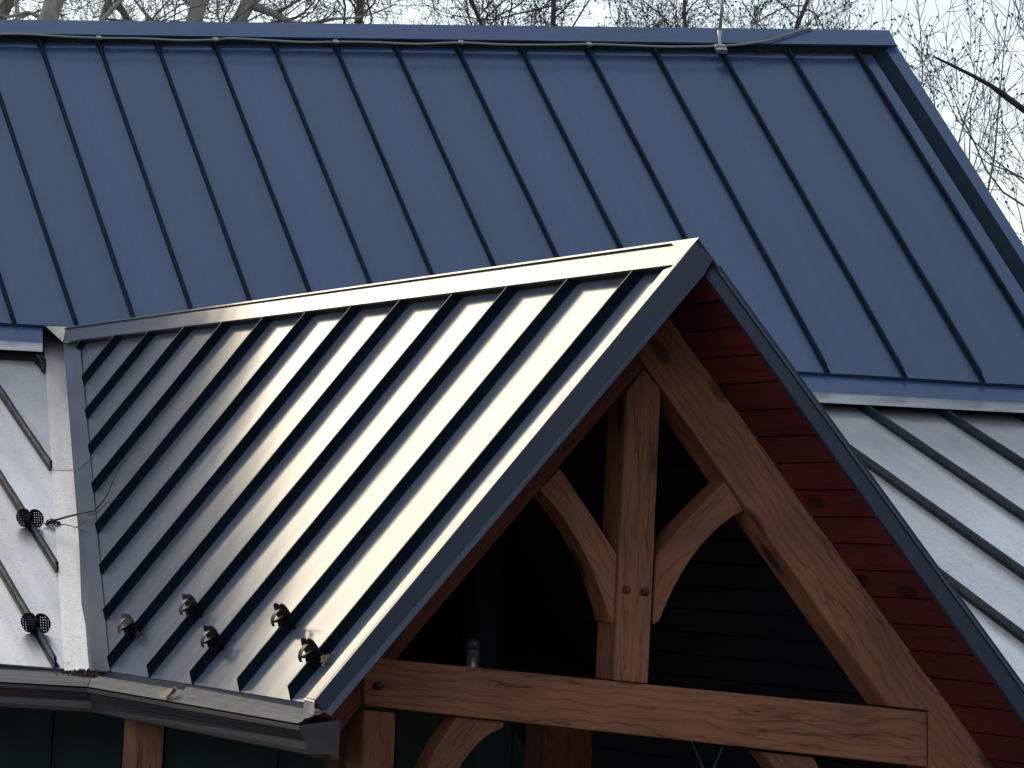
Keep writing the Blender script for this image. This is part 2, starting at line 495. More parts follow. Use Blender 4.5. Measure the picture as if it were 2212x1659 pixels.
# closure strip under the cap, cap front and rear faces
CAPM = off(M, 0.085)
c0, c1 = on(-2200, cap_y(-2200), CAPM), on(1937, 97.6, CAPM)
t0, t1 = on(-2200, 42 - 0.01215 * 2200, CAPM), on(1921, 65, CAPM)
back_dn = (az(-24.2) * math.cos(math.radians(41.6)) - UP * math.sin(math.radians(41.6)))   # down the rear slope
BM_DIR = upn(A_DIR.cross(back_dn))              # rear slope normal
mm = M_TRIM
capm = prism('ridge_cap', [c0, c1, t1, t0], MN * -0.004, M_ROOF, main_roof)
mk('ridge_cap_hem', [c0, c1, c1 - MN * 0.014, c0 - MN * 0.014, c0 - MN * 0.014 + (t0 - c0).normalized() * 0.01, c1 - MN * 0.014 + (t1 - c1).normalized() * 0.01],
   [(0, 1, 2, 3), (3, 2, 5, 4)], M_ROOF, main_roof)
prism('ridge_cap', [t0 + back_dn * 0.005, t1 + back_dn * 0.005, t1 + back_dn * 0.22, t0 + back_dn * 0.22], BM_DIR * -0.004, M_ROOF, main_roof)
u_ = (t0 - c0).normalized()
z0, z1 = c0 - MN * 0.087 + u_ * 0.012, c1 - MN * 0.087 + u_ * 0.012 + A_DIR * 0.06
M_MOSS = plain_mat('mossy_closure', (0.020, 0.026, 0.026), 0.9, 0, 30, 0.9, 0.5)
prism('ridge_closure', [z0, z1, z1 + MN * 0.080, z0 + MN * 0.080], u_ * 0.01, M_MOSS, main_roof)
# small folded turn-up at the head of each sheet
for i in range(len(ml) - 1):
    (a0, a1), (b0, b1) = ml[i], ml[i + 1]
    da, db = (a0 - a1).normalized(), (b0 - b1).normalized()
    e = (b0 - a0).normalized() * 0.03
    V = []
    for k in range(7):
        t = k / 6
        hgt = 0.0075 * math.sin(math.pi * t)
        for (p, dd, s_) in ((a0, da, 1), (b0, db, -1)):
            V.append(p - dd * (0.055 - 0.05 * t) + e * s_ + MN * (hgt + 0.0008))
    mk('panel_fold', V, [(2 * k, 2 * k + 1, 2 * k + 3, 2 * k + 2) for k in range(6)], M_ROOF, main_roof, smooth=True)
# rear slope, rake trim, gable end wall, drip edge
rear = [t0 + back_dn * 0.15, t1 + back_dn * 0.15, t1 + back_dn * 6.0, t0 + back_dn * 6.0]
slab('rear_slope', [p - BM_DIR * 0.06 for p in rear], BM_DIR, 0.03, M_ROOF, main_roof)
ro0, ro1 = on(1937, 100, off(M, 0.05)), on(2212, 531, off(M, 0.05))
ri0, ri1 = on(1912, 103.6, off(M, 0.05)), on(2198, 548, off(M, 0.05))
def ext(a, b, k): return a + (b - a) * k
ub = [ext(RAKE0, RAKE1, -0.10), ext(RAKE0, RAKE1, 1.9)]
prism('rake_upstand', [ub[0], ub[1], ext(ri0, ri1, 1.9) - MN * 0.002, ext(ri0, ri1, -0.01) - MN * 0.002], (-A_DIR) * 0.004, M_SEAM_SHADE, main_roof)
rk = [ext(ro0, ro1, -0.01), ext(ro0, ro1, 1.9), ext(ri0, ri1, 1.9), ext(ri0, ri1, -0.01)]
prism('rake_trim', rk, MN * -0.030, M_ROOF, main_roof, frame(rk[0], rk[1] - rk[0], MN))
gw = [rk[0] - MN * 0.06 + A_DIR * 0.03, rk[1] - MN * 0.06 + A_DIR * 0.03]
gb = t1 + back_dn * 6.0
mk('gable_end_wall', [gw[0], gw[1], Vector((gw[1].x, gw[1].y, 0)), Vector((gb.x, gb.y, 0)), gb], [(0, 1, 2, 3, 4)], M_WALL, lodge)
e0, e1 = on(-2100, break_y(-2100), M), on(2400, break_y(2400), M)
dn_m = (ml[5][1] - ml[5][0]).normalized()
prism('drip_edge', [e0 + MN * -0.004, e1 + MN * -0.004, e1 - MN * 0.022 + dn_m * 0.004, e0 - MN * 0.022 + dn_m * 0.004], dn_m * -0.03, M_TRIM, main_roof)
# flashing band between the steep and the low slope, in left and right pieces
def band(x0, x1, yb0, yb1, yl0, yl1, dz=0.0):
    pl = off(M, -0.024 + dz)
    a0, a1 = on(x0, break_y(x0) - 5, pl), on(x1, break_y(x1) - 5, pl)
    b0, b1 = on(x0, yb0, pl), on(x1, yb1, pl)
    l0, l1 = on(x0, yl0, shift(pl, LIPO)), on(x1, yl1, shift(pl, LIPO))
    o = prism('transition_flashing', [a0, a1, b1, b0], MN * -0.01, M_ROOF, main_roof)
    V = [b0, b1, l1, l0, l1 - UP * 0.012, l0 - UP * 0.012, l1 - UP * 0.012 - MF * 0.02, l0 - UP * 0.012 - MF * 0.02]
    mk('flashing_lip', V, [(0, 1, 2, 3), (3, 2, 4, 5), (5, 4, 6, 7)], M_WEATHER, main_roof)
    prism('under_lip', [b0 - MF * 0.02 - UP * 0.004, b1 - MF * 0.02 - UP * 0.004, b1 - MF * 0.02 - UP * 0.2, b0 - MF * 0.02 - UP * 0.2], MF * -0.02, M_DARKWOOD, main_roof)
band(-2100, 92, 741 - 2192 * 0.055, 741, 755.5 - 2192 * 0.053, 755.5)
band(150, 2400, 766, 880.5, 782, 897)

# ------------------------------------------------------------------ low skirt roof, left and right of the porch
skirt = mk('skirt_roof', [on(-2000, 600, off(K, -0.06)), on(2500, 850, off(K, -0.06)), on(2500, 1560, off(K, -0.06)), on(150, 1440, off(K, -0.06)), on(-1900, 1240, off(K, -0.06))],
           [(0, 1, 2, 3, 4)], M_DARKWOOD, lodge)
tag(skirt, 'low pitched silvery weathered standing seam roof')
def k_line(x, y):
    p = on(x, y, K)
    return p
VAL_L0, VAL_L1 = on(95, 745, K), on(139, 1447, K)          # left edge of the valley flashing
VAL_C0, VAL_C1 = on(137, 742, K), PV
vplane = (VAL_L0, (VAL_L1 - VAL_L0).cross(KN).normalized())
eplane_n = A_DIR.cross(UP).normalized()
EL = on(0, 1432, K)
# left skirt
lefts = [(0, 660), (64.6, 760), (0, 850), (0, 1034), (0, 1232)]
LS = []
EAVE_PL = (on(100, 1441, K), Vector((-A_DIR.y, A_DIR.x, 0)).normalized())
for (x, y) in lefts:
    p = on(x, y, K)
    LS.append(p)
def sk_lo(p, eave=True):
    q = meet(p, KD, vplane)
    r = meet(p, KD, EAVE_PL)
    return q if (q - p).dot(KD) > (r - p).dot(KD) else r
TOPK = (trim_pt(500, 790) + MF * 0.0, EAVE_PL[1])
def sk_hi(p): return meet(p, KD, TOPK)
step = LS[4] - LS[3]
LS.append(LS[4] + step * 1.08)
LS.append(LS[5] + step * 1.08)
for k in range(16): LS.append(LS[-1] + step)
seamsL = []
for p in LS:
    hi, lo = sk_hi(p), sk_lo(p)
    seamsL.append((hi, lo))
for i in range(len(seamsL) - 1):
    (h0, l0), (h1, l1) = seamsL[i], seamsL[i + 1]
    corner = None
    poly = [l0, h0, h1, l1]
    # last sheet at the corner runs down into the eave and valley
    on_v0 = abs((l0 - vplane[0]).dot(vplane[1])) < 1e-3
    on_v1 = abs((l1 - vplane[0]).dot(vplane[1])) < 1e-3
    if on_v0 and not on_v1:
        cor = meet(VAL_L0, (VAL_L1 - VAL_L0).normalized(), EAVE_PL)
        poly = [l0, h0, h1, l1, cor]
    n_ = len(poly)
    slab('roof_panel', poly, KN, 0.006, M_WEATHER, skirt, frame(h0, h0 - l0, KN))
    seam_obj(l0 if i else l0, h0, KN, 0.050, 0.012, M_SEAM_SHADE, skirt, 0.015 if i else 0.0)
# the narrow piece between the last top seam and the valley
h0, l0 = seamsL[0]
# right skirt
seamsR = []
xs = [1336, 1504, 1672, 1841, 2009, 2180, 2352, 2525, 2700]
for x in xs:
    p = on(x, 873 + (x - 1841) * 0.052 - 2, K)
    seamsR.append((sk_hi(p), p - KD * 7.0))
for i in range(len(seamsR) - 1):
    (h0, l0), (h1, l1) = seamsR[i], seamsR[i + 1]
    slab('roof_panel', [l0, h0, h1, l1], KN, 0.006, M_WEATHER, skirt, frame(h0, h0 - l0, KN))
for (h0, l0) in seamsR:
    seam_obj(l0, h0, KN, 0.050, 0.012, M_SEAM_SHADE, skirt)

# ------------------------------------------------------------------ porch roof
porch = mk('porch_roof', [RF - NL * 0.0585 + RD * 0.1 + VD * 0.1, RF - NL * 0.0585 + RD * 8.2 + VD * 0.1, PV - NL * 0.0085 + RD * 0.1, PV - NL * 0.0085, on(640, 1500, off(D, -0.0085))], [(0, 1, 2, 3, 4)], M_DARKWOOD, lodge)
tag(porch, 'slate grey standing seam gable roof catching the glare')
VAL_R0, VAL_R1 = on(172, 742, D), on(237, 1450, D)
vpl_d = (VAL_R0, (VAL_R1 - VAL_R0).cross(NL).normalized())
ev0, ev1 = on(197, 1444, D), on(664, 1518, D)
EV = (ev1 - ev0).normalized()
epl_d = (ev0, EV.cross(NL).normalized())
dtops = [279, 401, 521, 646, 781, 925, 1074, 1235, 1406, 1591, 1783, 1995, 2223]
def capd_y(x): return 738 - 0.1267 * (x - 137)
DS = []
for a in dtops:
    x = T(a)
    DS.append(on(x, capd_y(x) + 4, off(D, SEAM)) - NL * SEAM)
def d_lo(p):
    q, r = meet(p, VD, vpl_d), meet(p, VD, epl_d)
    return q if (q - p).dot(VD) < (r - p).dot(VD) else r
seamsD = [(p - VD * 0.12, d_lo(p)) for p in DS]
OUT_T = (on(1461.7, 570.6, G), on(680.8, 1510.6, G))
IN_D = (on(1440, 590, D), on(672, 1512, D))
verge_p = on(1436, 588, D)
ends = seamsD + [(verge_p - VD * 0.12, d_lo(verge_p))]
# the sheet beside the valley head
for i in range(len(ends) - 1):
    (h0, l0), (h1, l1) = ends[i], ends[i + 1]
    v0 = abs((l0 - vpl_d[0]).dot(vpl_d[1])) < 1e-3
    v1 = abs((l1 - vpl_d[0]).dot(vpl_d[1])) < 1e-3
    if v0 and not v1:
        cor = meet(VAL_R0, (VAL_R1 - VAL_R0).normalized(), epl_d)
        slab('roof_panel', [l0, cor, l1, h1, h0], NL, 0.006, M_PORCH, porch, frame(l0, h0 - l0, NL))
    else:
        panel_obj([l0, l1, h1, h0], NL, M_PORCH, porch, sag=0.0014)
for k, (h0, l0) in enumerate(seamsD):
    if k == 0:
        seam_obj(l0, h0, NL, SEAM, 0.006, M_SEAM_SHADE, porch)
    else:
        seam_obj(l0, h0 + VD * 0.10, NL, 0.047, 0.008, M_SEAM_SHADE, porch, 0.040)
# ridge cap
CD = off(D, CAPH)
cl = [on(137, 738, CD), on(1458, 571, CD), RF, RB]
prism('ridge_cap', cl, NL * -0.004, M_PORCH, porch, frame(RF, RD, NL))
mk('ridge_cap_hem', [cl[0], cl[1], cl[1] - NL * 0.013, cl[0] - NL * 0.013], [(0, 1, 2, 3)], M_PORCH, porch)
wcap = (cl[1] - RF).length
prism('ridge_cap', [RF + VR * 0.004, RF + VR * wcap, RB + VR * wcap, RB + VR * 0.004], NR * -0.006, M_PORCH, porch)
prism('ridge_closure', [cl[0] - NL * 0.005 - VD * 0.008, cl[1] - NL * 0.005 - VD * 0.008 + RD * 0.12, cl[1] - NL * 0.049 - VD * 0.008 + RD * 0.12, cl[0] - NL * 0.049 - VD * 0.008], VD * -0.01, M_DARKWOOD, porch)
# right slope sheets (unseen top) 
slab('right_slope', [RF + VR * 0.02 + RD * 0.02, RF + VR * 3.2 + RD * 0.02, RB + VR * 3.2, RB + VR * 0.02], NR, 0.010, M_TRIM, porch)
# verge trim on the left slope
vt_o = [on(1461.7, 570.6, G), on(680.8, 1510.6, G)]
vt_i = [on(1433, 583, off(D, CAPH - 0.004)), on(659.7, 1507, off(D, CAPH - 0.004))]
vt_o = [p - NL * 0.004 for p in vt_o]
prism('verge_trim', [vt_i[0], vt_o[0], vt_o[1], vt_i[1]], NL * -0.004, M_PORCH, porch, frame(vt_o[0], VD, NL))
prism('verge_upstand', [vt_i[0] - NL * 0.005, vt_i[1] - NL * 0.005, vt_i[1] - NL * 0.046, vt_i[0] - NL * 0.046], RD * -0.004, M_PORCH, porch)
prism('verge_end_cap', [vt_i[1] + VD * 0.006 + NL * 0.002, vt_o[1] + VD * 0.006 + NL * 0.002, vt_o[1] + VD * 0.006 - UP * 0.062, vt_i[1] + VD * 0.006 - UP * 0.062], VD * 0.003, M_WEATHER, porch)
# fascias in the gable plane
BK = RD * 0.03
lf = [(1503, 521), (1512, 531), (1539.6, 559), (1516, 592), (718, 1537), (689, 1510.6), (681.5, 1510.6)]
prism('fascia', [on(x, y, shift(G, RD * 0.004)) for (x, y) in [(1503, 521), (1511, 531), (1539.6, 559), (1525, 578), (702, 1537), (681.5, 1511)]], BK, M_TRIM, porch, frame(RF, VD, GN))
lip = [on(x, y, shift(G, RD * 0.002)) for (x, y) in [(1540.5, 559.5), (1516, 593), (710, 1546), (701, 1538)]]
lip_f = [lip[0], lip[1] + RD * -0.022, lip[2] + RD * -0.022, lip[3]]
prism('fascia_lip', lip_f, RD * 0.02, M_TRIM, porch)
rg = shift(G, RD * 0.03)
prism('fascia', [on(x, y, rg) for (x, y) in [(1541, 562), (1556, 574), (2250, 1529.5), (2250, 1609), (1524, 594)]], BK, M_TRIM, porch, frame(RF, VR, GN))
rl = [on(x, y, shift(G, RD * 0.026)) for (x, y) in [(1524, 594), (2250, 1609), (2250, 1617), (1518, 592)]]
prism('fascia_lip', [rl[0], rl[1], rl[2] - RD * 0.012, rl[3] - RD * 0.012], RD * 0.02, M_TRIM, porch)
# eave drip edge
o_h = RD.cross(UP).normalized()
o_h = o_h if o_h.x < 0 else -o_h
prism('drip_edge', [ev0 - NL * 0.007, ev1 - NL * 0.007, ev1 - NL * 0.007 - UP * 0.045, ev0 - NL * 0.007 - UP * 0.045], o_h * 0.006, M_TRIM, porch)
lv0 = meet(LS[0], KD, EAVE_PL); lv0 = on(190, 1446, K) + A_DIR * 7.5; lv0.z = on(190, 1446, K).z
lv1 = on(190, 1446, K)
prism('drip_edge', [lv0 - KN * 0.007, lv1 - KN * 0.007, lv1 - KN * 0.007 - UP * 0.05, lv0 - KN * 0.007 - UP * 0.05], EAVE_PL[1] * (-0.006 if EAVE_PL[1].y > 0 else 0.006), M_TRIM, skirt)
# valley flashing: pale half on the skirt, dark half on the porch slope, laps as separate sheets
def vpt(side, y, lift):
    if side == 'L':
        x = 95 + (139 - 95) * (y - 745) / (1447 - 745); return on(x, y, off(K, lift))
    xc = 137 + (192 - 137) * (y - 742) / (1445 - 742)
    if side == 'CK': return on(xc, y, off(K, lift))
    if side == 'CD': return on(xc, y, off(D, lift))
    x = 172 + (237 - 172) * (y - 742) / (1450 - 742); return on(x, y, off(D, lift))
for (y0, y1, lf_) in ((712, 1015, 0.016), (1009, 1448, 0.012)):
    a, b, c, d_ = vpt('L', y0, lf_), vpt('CK', y0, lf_), vpt('CK', y1, lf_), vpt('L', y1, lf_)
    prism('valley_flashing', [a, b, c, d_], KN * -0.008, M_VALLEY, skirt, frame(a, a - d_, KN))
for (y0, y1, y2, lf_) in ((742, 1022, 992, 0.011), (1014, 1450, 1450, 0.008)):
    a, b, c, d_ = vpt('CD', y0, lf_), vpt('R', y0 - (30 if y0 > 1000 else 0), lf_), vpt('R', y2, lf_), vpt('CD', y1, lf_)
    prism('valley_flashing', [a, b, c, d_], NL * -0.003, M_PORCH, porch, frame(a, a - d_, NL))
mk('valley_fold', [vpt('CK', 742, 0.0035), vpt('CD', 742, 0.0035), vpt('CD', 1448, 0.0035), vpt('CK', 1448, 0.0035)], [(0, 1, 2, 3)], M_PORCH, porch)
# bright folded saddle piece behind the ridge end
sd = [on(98, 704, off(M, 0.0)), RB + RD * 0.01, cl[0] + RD * 0.01]
sd[0] = sd[0] - GN * 0.0
prism('saddle_flashing', sd, Vector((0.01, 0.02, -0.012)), M_VALLEY, porch)

# ------------------------------------------------------------------ soffit boards under the porch roof
sp_pt = on(1887, 1108.5, shift(G, RD * 0.03))
sd_r = (sp_pt - D2[0]).dot(NR)
soffit = mk('porch_ceiling', [RF - NR * 0.02 + RD * 0.2, RF - NR * 0.02 + RD * 0.2 + VR * 3.0, RB - NR * 0.02 + VR * 3.0, RB - NR * 0.02], [(0, 1, 2, 3)], M_DARKWOOD, lodge)
SO = RF + NR * (sd_r - CAPH + 0.004)
bw = 0.128
M_INNER_SHADE = wood_mat('inner_board_shade', (0.008, 0.008, 0.020), (0.015, 0.014, 0.034), (0.022, 0.020, 0.044), 0.6, 0.6)  # darkness inside the porch put into the board colour
for i in range(21):
    j = RND.uniform(-0.002, 0.002)
    a = SO + VR * (0.14 + i * bw + 0.0045) + NR * j + RD * 0.064
    b = SO + VR * (0.14 + (i + 1) * bw - 0.0045) + NR * j + RD * 0.064
    prism('soffit_board', [a, b, b + RD * 0.86, a + RD * 0.86], NR * 0.02, M_BOARD, soffit, frame(a, RD, NR))
    a, b = a + RD * 0.863, b + RD * 0.863
    prism('ceiling_board', [a, b, b + RD * 7.0, a + RD * 7.0], NR * 0.02, M_INNER_SHADE, soffit, frame(a, RD, NR))
SO2 = RF - NL * 0.070
for i in range(15):
    a = SO2 + VD * (0.14 + i * bw + 0.0045) + RD * 0.064
    b = SO2 + VD * (0.14 + (i + 1) * bw - 0.0045) + RD * 0.064
    prism('soffit_board', [a, b, b + RD * 0.86, a + RD * 0.86], NL * 0.010, M_BOARD, soffit, frame(a, RD, NL))
    a, b = a + RD * 0.863, b + RD * 0.863
    back = 6.8 - i * 0.28
    prism('ceiling_board', [a, b, b + RD * (back - 0.28), a + RD * back], NL * 0.010, M_INNER_SHADE, soffit, frame(a, RD, NL))

# ------------------------------------------------------------------ timber truss
OV = 0.55
G2 = shift(G, RD * OV)
truss = empty('gable_truss', on(1365, 1474, G2), lodge)
tag(truss, 'brown timber truss with king post and curved braces')
def timber(name, px, setback, depth, mat, axis, bev=0.006, parent=None):
    pl = shift(G2, RD * setback)
    pts = [on(x, y, pl) for (x, y) in px]
    x_ax = on(*axis[1], pl) - on(*axis[0], pl)
    return prism(name, pts, RD * depth, mat, parent or truss, frame(pts[0], x_ax, RD), bev)
timber('tie_beam', [(787.5, 1419), (2003, 1538), (2003, 1657.5), (786, 1524)], 0.0, 0.18, M_TIMBER, ((787, 1419), (2004, 1537)))
timber('rafter', [(1395, 600), (2197, 1723), (2006, 1723), (2006, 1535.5), (1920, 1526.5), (1430, 841.3), (1393.5, 791), (1330, 690)], 0.001, 0.172, M_TIMBER, ((1395, 600), (2197, 1723)))
timber('king_post', [(1392, 797), (1428, 843), (1400.5, 1477), (1325, 1470), (1353.6, 846)], 0.004, 0.172, M_TIMBER, ((1390, 800), (1362, 1474)))
timber('rafter', [(1391, 792.5), (1330, 700), (610, 1558), (690, 1640), (862, 1416)], 0.03, 0.16, M_TIMBER2, ((1391, 792), (862, 1416)))
def curve_pts(p, q, r, n=8):
    out = []
    for i in range(n + 1):
        t = i / n
        out.append(((1 - t) ** 2 * p[0] + 2 * t * (1 - t) * q[0] + t * t * r[0], (1 - t) ** 2 * p[1] + 2 * t * (1 - t) * q[1] + t * t * r[1]))
    return out
timber('curved_brace', [(1210, 1012), (1273, 1105), (1334, 1201), (1329, 1346), (1317, 1345)] + curve_pts((1317, 1345), (1272, 1165), (1166, 1058), 9)[1:], 0.03, 0.13, M_TIMBER, ((1210, 1012), (1334, 1201)), 0.004)
timber('curved_brace', [(1416, 1203), (1470, 1136), (1566, 1040), (1606, 1102)] + curve_pts((1606, 1102), (1490, 1165), (1424, 1342), 9)[1:] + [(1409, 1350)], 0.03, 0.13, M_TIMBER, ((1416, 1200), (1566, 1040)), 0.004)
timber('post', [(786, 1534), (855, 1541), (849, 1720), (777, 1720)], 0.0, 0.17, M_TIMBER, ((786, 1534), (778, 1720)))
timber('curved_brace', [(986, 1548), (1088, 1559), (1088, 1571)] + curve_pts((1088, 1571), (1010, 1600), (962, 1720), 6)[1:] + [(890, 1720), (940, 1620)], 0.035, 0.12, M_TIMBER, ((1040, 1550), (900, 1720)), 0.004)
timber('curved_brace', [(1645, 1624), (1757, 1636), (1800, 1720), (1720, 1720)], 0.035, 0.12, M_TIMBER, ((1700, 1630), (1760, 1720)), 0.004)
def peg(x, y, r, setback, length=0.03):
    pl = shift(G2, RD * setback)
    c = on(x, y, pl)
    tube('peg', [c - GNF * length, c + GNF * 0.05], r, M_TIMBER2 if length < 0.02 else M_DARKWOOD, truss, 10)
GNF = GN if GN.y > 0 else -GN
for (x, y, l_) in ((1353.6, 1273.6, 0.004), (1393, 1278, 0.004), (820, 1481, 0.030)):
    peg(x, y, 0.018, 0.004, l_)
# a second truss deeper in the porch, its gloom painted in with dark navy
deep = empty('inner_truss', RF + RD * 3.2, lodge)
G3 = shift(G, RD * 3.4)
for nm, px, axp in (('rafter', [(1230, 640), (2010, 1760), (1920, 1760), (1160, 690)], ((1230, 640), (2010, 1760))),
                    ('king_post', [(1150, 760), (1210, 760), (1190, 1500), (1130, 1500)], ((1180, 760), (1160, 1500))),
                    ('rafter', [(1160, 700), (620, 1440), (670, 1500), (1200, 790)], ((1160, 700), (620, 1440)))):
    timber(nm, [(x - 110, y + 30) for x, y in px], 2.9, 0.15, M_INNER_SHADE, axp, 0.005, deep)

# ------------------------------------------------------------------ walls, posts and ground
wall_y = 4.2
WP = (RF + RD * 5.4, GN)
wa, wb = on(-1700, 1500, WP), on(2700, 1500, WP)
wallz = 3.0
wall = mk('porch_wall', [Vector((wa.x, wa.y, 0)), Vector((wb.x, wb.y, 0)), Vector((wb.x, wb.y, 3.05)), Vector((wa.x, wa.y, 3.05))], [(0, 1, 2, 3)], M_WALL, lodge)
tag(wall, 'dark green painted wall inside the porch')
wd = (wb - wa).normalized(); ln_w = (wb - wa).length
for i in range(int(ln_w / 0.62)):
    p = wa + wd * (0.05 + i * 0.62); p = Vector((p.x, p.y, 0.02))
    q = p + wd * 0.606
    prism('wall_panel', [p, q, q + UP * 2.9, p + UP * 2.9], GNF * -0.02, M_WALL, wall)
side_pl = (PV - o_h * 0.35, o_h)
def post(px, pl, w, d, mat, top):
    a, b = on(px[0], top, pl), on(px[1], top, pl)
    q = [Vector((a.x, a.y, 0)), Vector((b.x, b.y, 0)), Vector((b.x, b.y, b.z + 0.01)), Vector((a.x, a.y, b.z + 0.01))]
    return prism('post', q, RD * d, mat, lodge, frame(q[0], UP, RD), 0.006)
post((296, 356), shift(G, RD * 2.3), 0, 0.18, M_TIMBER, 1545)
post((1178, 1283), shift(G, RD * 2.6), 0, 0.2, M_TIMBER2, 1540)
post((735, 775), shift(G, RD * 1.2), 0, 0.16, M_TIMBER2, 1540)
def sst(a, b, v):
    t = min(1.0, max(0.0, (v - a) / (b - a)))
    return t * t * (3 - 2 * t)
def ground_z(x, y):
    """level yard round the lodge, an unseen bank added behind the viewer and to both sides against low sky light"""
    r = math.hypot(x * 0.9, min(0.0, y - 12.0))
    h = 2.0 * sst(8, 14, r) + 5.0 * sst(14, 44, r)  # out-of-view rise, shaped to block low light on the house
    fwd = sst(-4, 26, y - abs(x) * 0.25)
    h *= 1 - fwd
    return h + (0.15 * math.sin(x * 0.7) * math.cos(y * 0.6) if r > 10 else 0)
gs = [-400, -250, -150, -100, -70] + [-50 + 2.5 * i for i in range(41)] + [70, 100, 150, 250, 400]
ng = len(gs)
ground = mk('ground', [(x, y, ground_z(x, y)) for y in gs for x in gs], [(j * ng + i, j * ng + i + 1, (j + 1) * ng + i + 1, (j + 1) * ng + i) for j in range(ng - 1) for i in range(ng - 1)], M_GROUND, smooth=True)
tag(ground, kind='structure')

# ------------------------------------------------------------------ gutters
gutter = empty('rain_gutter', PV - UP * 0.1, lodge)
tag(gutter, 'brown metal eaves gutter with a mesh leaf guard')
gp_f = (PV + o_h * 0.135, o_h)
gp_b = (PV + o_h * 0.100, o_h)
def gut(a_b, b_b, a_f, b_f, a_d, b_d, name_parent, cap_end):
    """K-shaped trough: back top, front top, front foot"""
    def sec(bk, ft, dn):
        out = (ft - bk); out.z = 0
        outn = out.normalized()
        return [bk, bk - UP * (bk.z - dn.z), dn, dn + UP * 0.018 + outn * 0.004, lerp(dn, ft, 0.45) - outn * 0.012, lerp(dn, ft, 0.62) - outn * 0.004, lerp(dn, ft, 0.80) + outn * 0.004,
                ft - UP * 0.016 + outn * 0.006, ft + outn * 0.006, ft - outn * 0.012]
    s0, s1 = sec(a_b, a_f, a_d), sec(b_b, b_f, b_d)
    k = len(s0)
    V = s0 + s1
    Fc = [(i, i + 1, i + 1 + k, i + k) for i in range(k - 1)]
    o = mk('trough', V, Fc, M_GUTTER, gutter, recalc=False)
    if cap_end:
        d = (b_f - a_f).normalized()
        prism('end_cap', [p + d * 0.001 for p in s1[:-1]], d * 0.004, M_GUTTER, gutter)
    return s0, s1
gf0, gf1 = on(187, 1487, gp_f), on(652, 1588, gp_f)
gd0, gd1 = on(197, 1537.5, gp_b), on(662, 1640, gp_b)
gf1 = gf0 + EV * (gd1 - gf0).dot(EV); gf1.z = gf0.z
gd1.z = gd0.z
zb = EAVE_Z - 0.045
cor_b = PV - o_h * 0.03; cor_b = Vector((cor_b.x, cor_b.y, zb))
end_b = Vector((gf1.x, gf1.y, zb)) - o_h * 0.165
gd0 = Vector((gf0.x, gf0.y, gd0.z)) - o_h * 0.035
gd1 = Vector((gf1.x, gf1.y, gd0.z)) - o_h * 0.035
gut(cor_b, end_b, gf0, gf1, gd0, gd1, 'porch', True)
LN = -EAVE_PL[1] if EAVE_PL[1].y > 0 else EAVE_PL[1]
lb = lv0 - UP * 0.05
lf0 = gf0 + A_DIR * 7.5
lfb = lf0 - LN * 0.165; lfb.z = zb
ld0 = lf0 - LN * 0.035; ld0.z = gd0.z
gut(lfb, cor_b, lf0, gf0, ld0, gd0, 'skirt', False)
# leaf guard sheets
def mesh_mat():
    m, N, L, P = new_mat('gutter_mesh')
    tc = N.new('ShaderNodeTexCoord')
    v = mapping(N, L, tc.outputs['Object'], (1, 1, 1))
    vo = N.new('ShaderNodeTexVoronoi'); vo.inputs['Scale'].default_value = 170; vo.inputs['Randomness'].default_value = 0.0
    L.new(v, vo.inputs['Vector'])
    r = ramp(N, [(0.28, (0.03, 0.03, 0.03)), (0.40, (0.17, 0.165, 0.16))])
    L.new(vo.outputs['Distance'], r.inputs[0])
    n = noise(N, L, tc.outputs['Object'], 9, 5, 0.6)
    mx = N.new('ShaderNodeMix'); mx.data_type = 'RGBA'; mx.blend_type = 'MULTIPLY'; mx.inputs['Factor'].default_value = 0.7
    r2 = ramp(N, [(0.3, 0.5), (0.7, 1.0)]); L.new(n.outputs['Fac'], r2.inputs[0])
    L.new(r.outputs[0], mx.inputs['A']); L.new(r2.outputs[0], mx.inputs['B'])
    L.new(mx.outputs['Result'], P.inputs['Base Color'])
    P.inputs['Roughness'].default_value = 0.75; P.inputs['Metallic'].default_value = 0.0; P.inputs['Specular IOR Level'].default_value = 0.25
    L.new(bump(N, L, vo.outputs['Distance'], 0.4, 0.002), P.inputs['Normal'])
    return m
M_MESH = mesh_mat()
def guard_sheet(b0, b1, f0, f1, lift0, lift1, ribs=4):
    V, Fc = [], []
    n = 3 * ribs + 1
    prof = []
    for i in range(n + 1):
        t = i / n
        prof.append((t, 0.005 * (1 if i % 3 == 1 else 0) + 0.012 * math.sin(math.pi * t)))
    for (b, f, lf) in ((b0, f0, lift0), (b1, f1, lift1)):
        for (t, h) in prof:
            V.append(lerp(b + UP * lf, f + UP * 0.003, t) + UP * h)
    k = len(prof)
    Fc = [(i, i + 1, i + 1 + k, i + k) for i in range(k - 1)]
    return mk('leaf_guard', V, Fc, M_MESH, gutter, frame(b0, (b1 - b0), UP))
bi = UP * 0.02
o_t = [0.0, 0.46, 0.98]
bk = [lerp(cor_b, end_b, t) + bi for t in o_t]
ft = [lerp(gf0, gf1, t) - o_h * 0.006 for t in o_t]
guard_sheet(bk[0], bk[1], ft[0], ft[1], 0, 0)
guard_sheet(lerp(cor_b, end_b, 0.44) + bi, bk[2], lerp(gf0, gf1, 0.44) - o_h * 0.006, ft[2], 0.022, 0.004)
guard_sheet(lfb + bi, cor_b + bi, lf0 - LN * 0.006, gf0 - LN * 0.004, 0, 0)
for t in (0.14, 0.29, 0.44, 0.50, 0.66, 0.85):
    c = lerp(gf0, gf1, t)
    tube('screw', [c + UP * 0.001, c + UP * 0.005], 0.005, M_GUARD, gutter, 8)
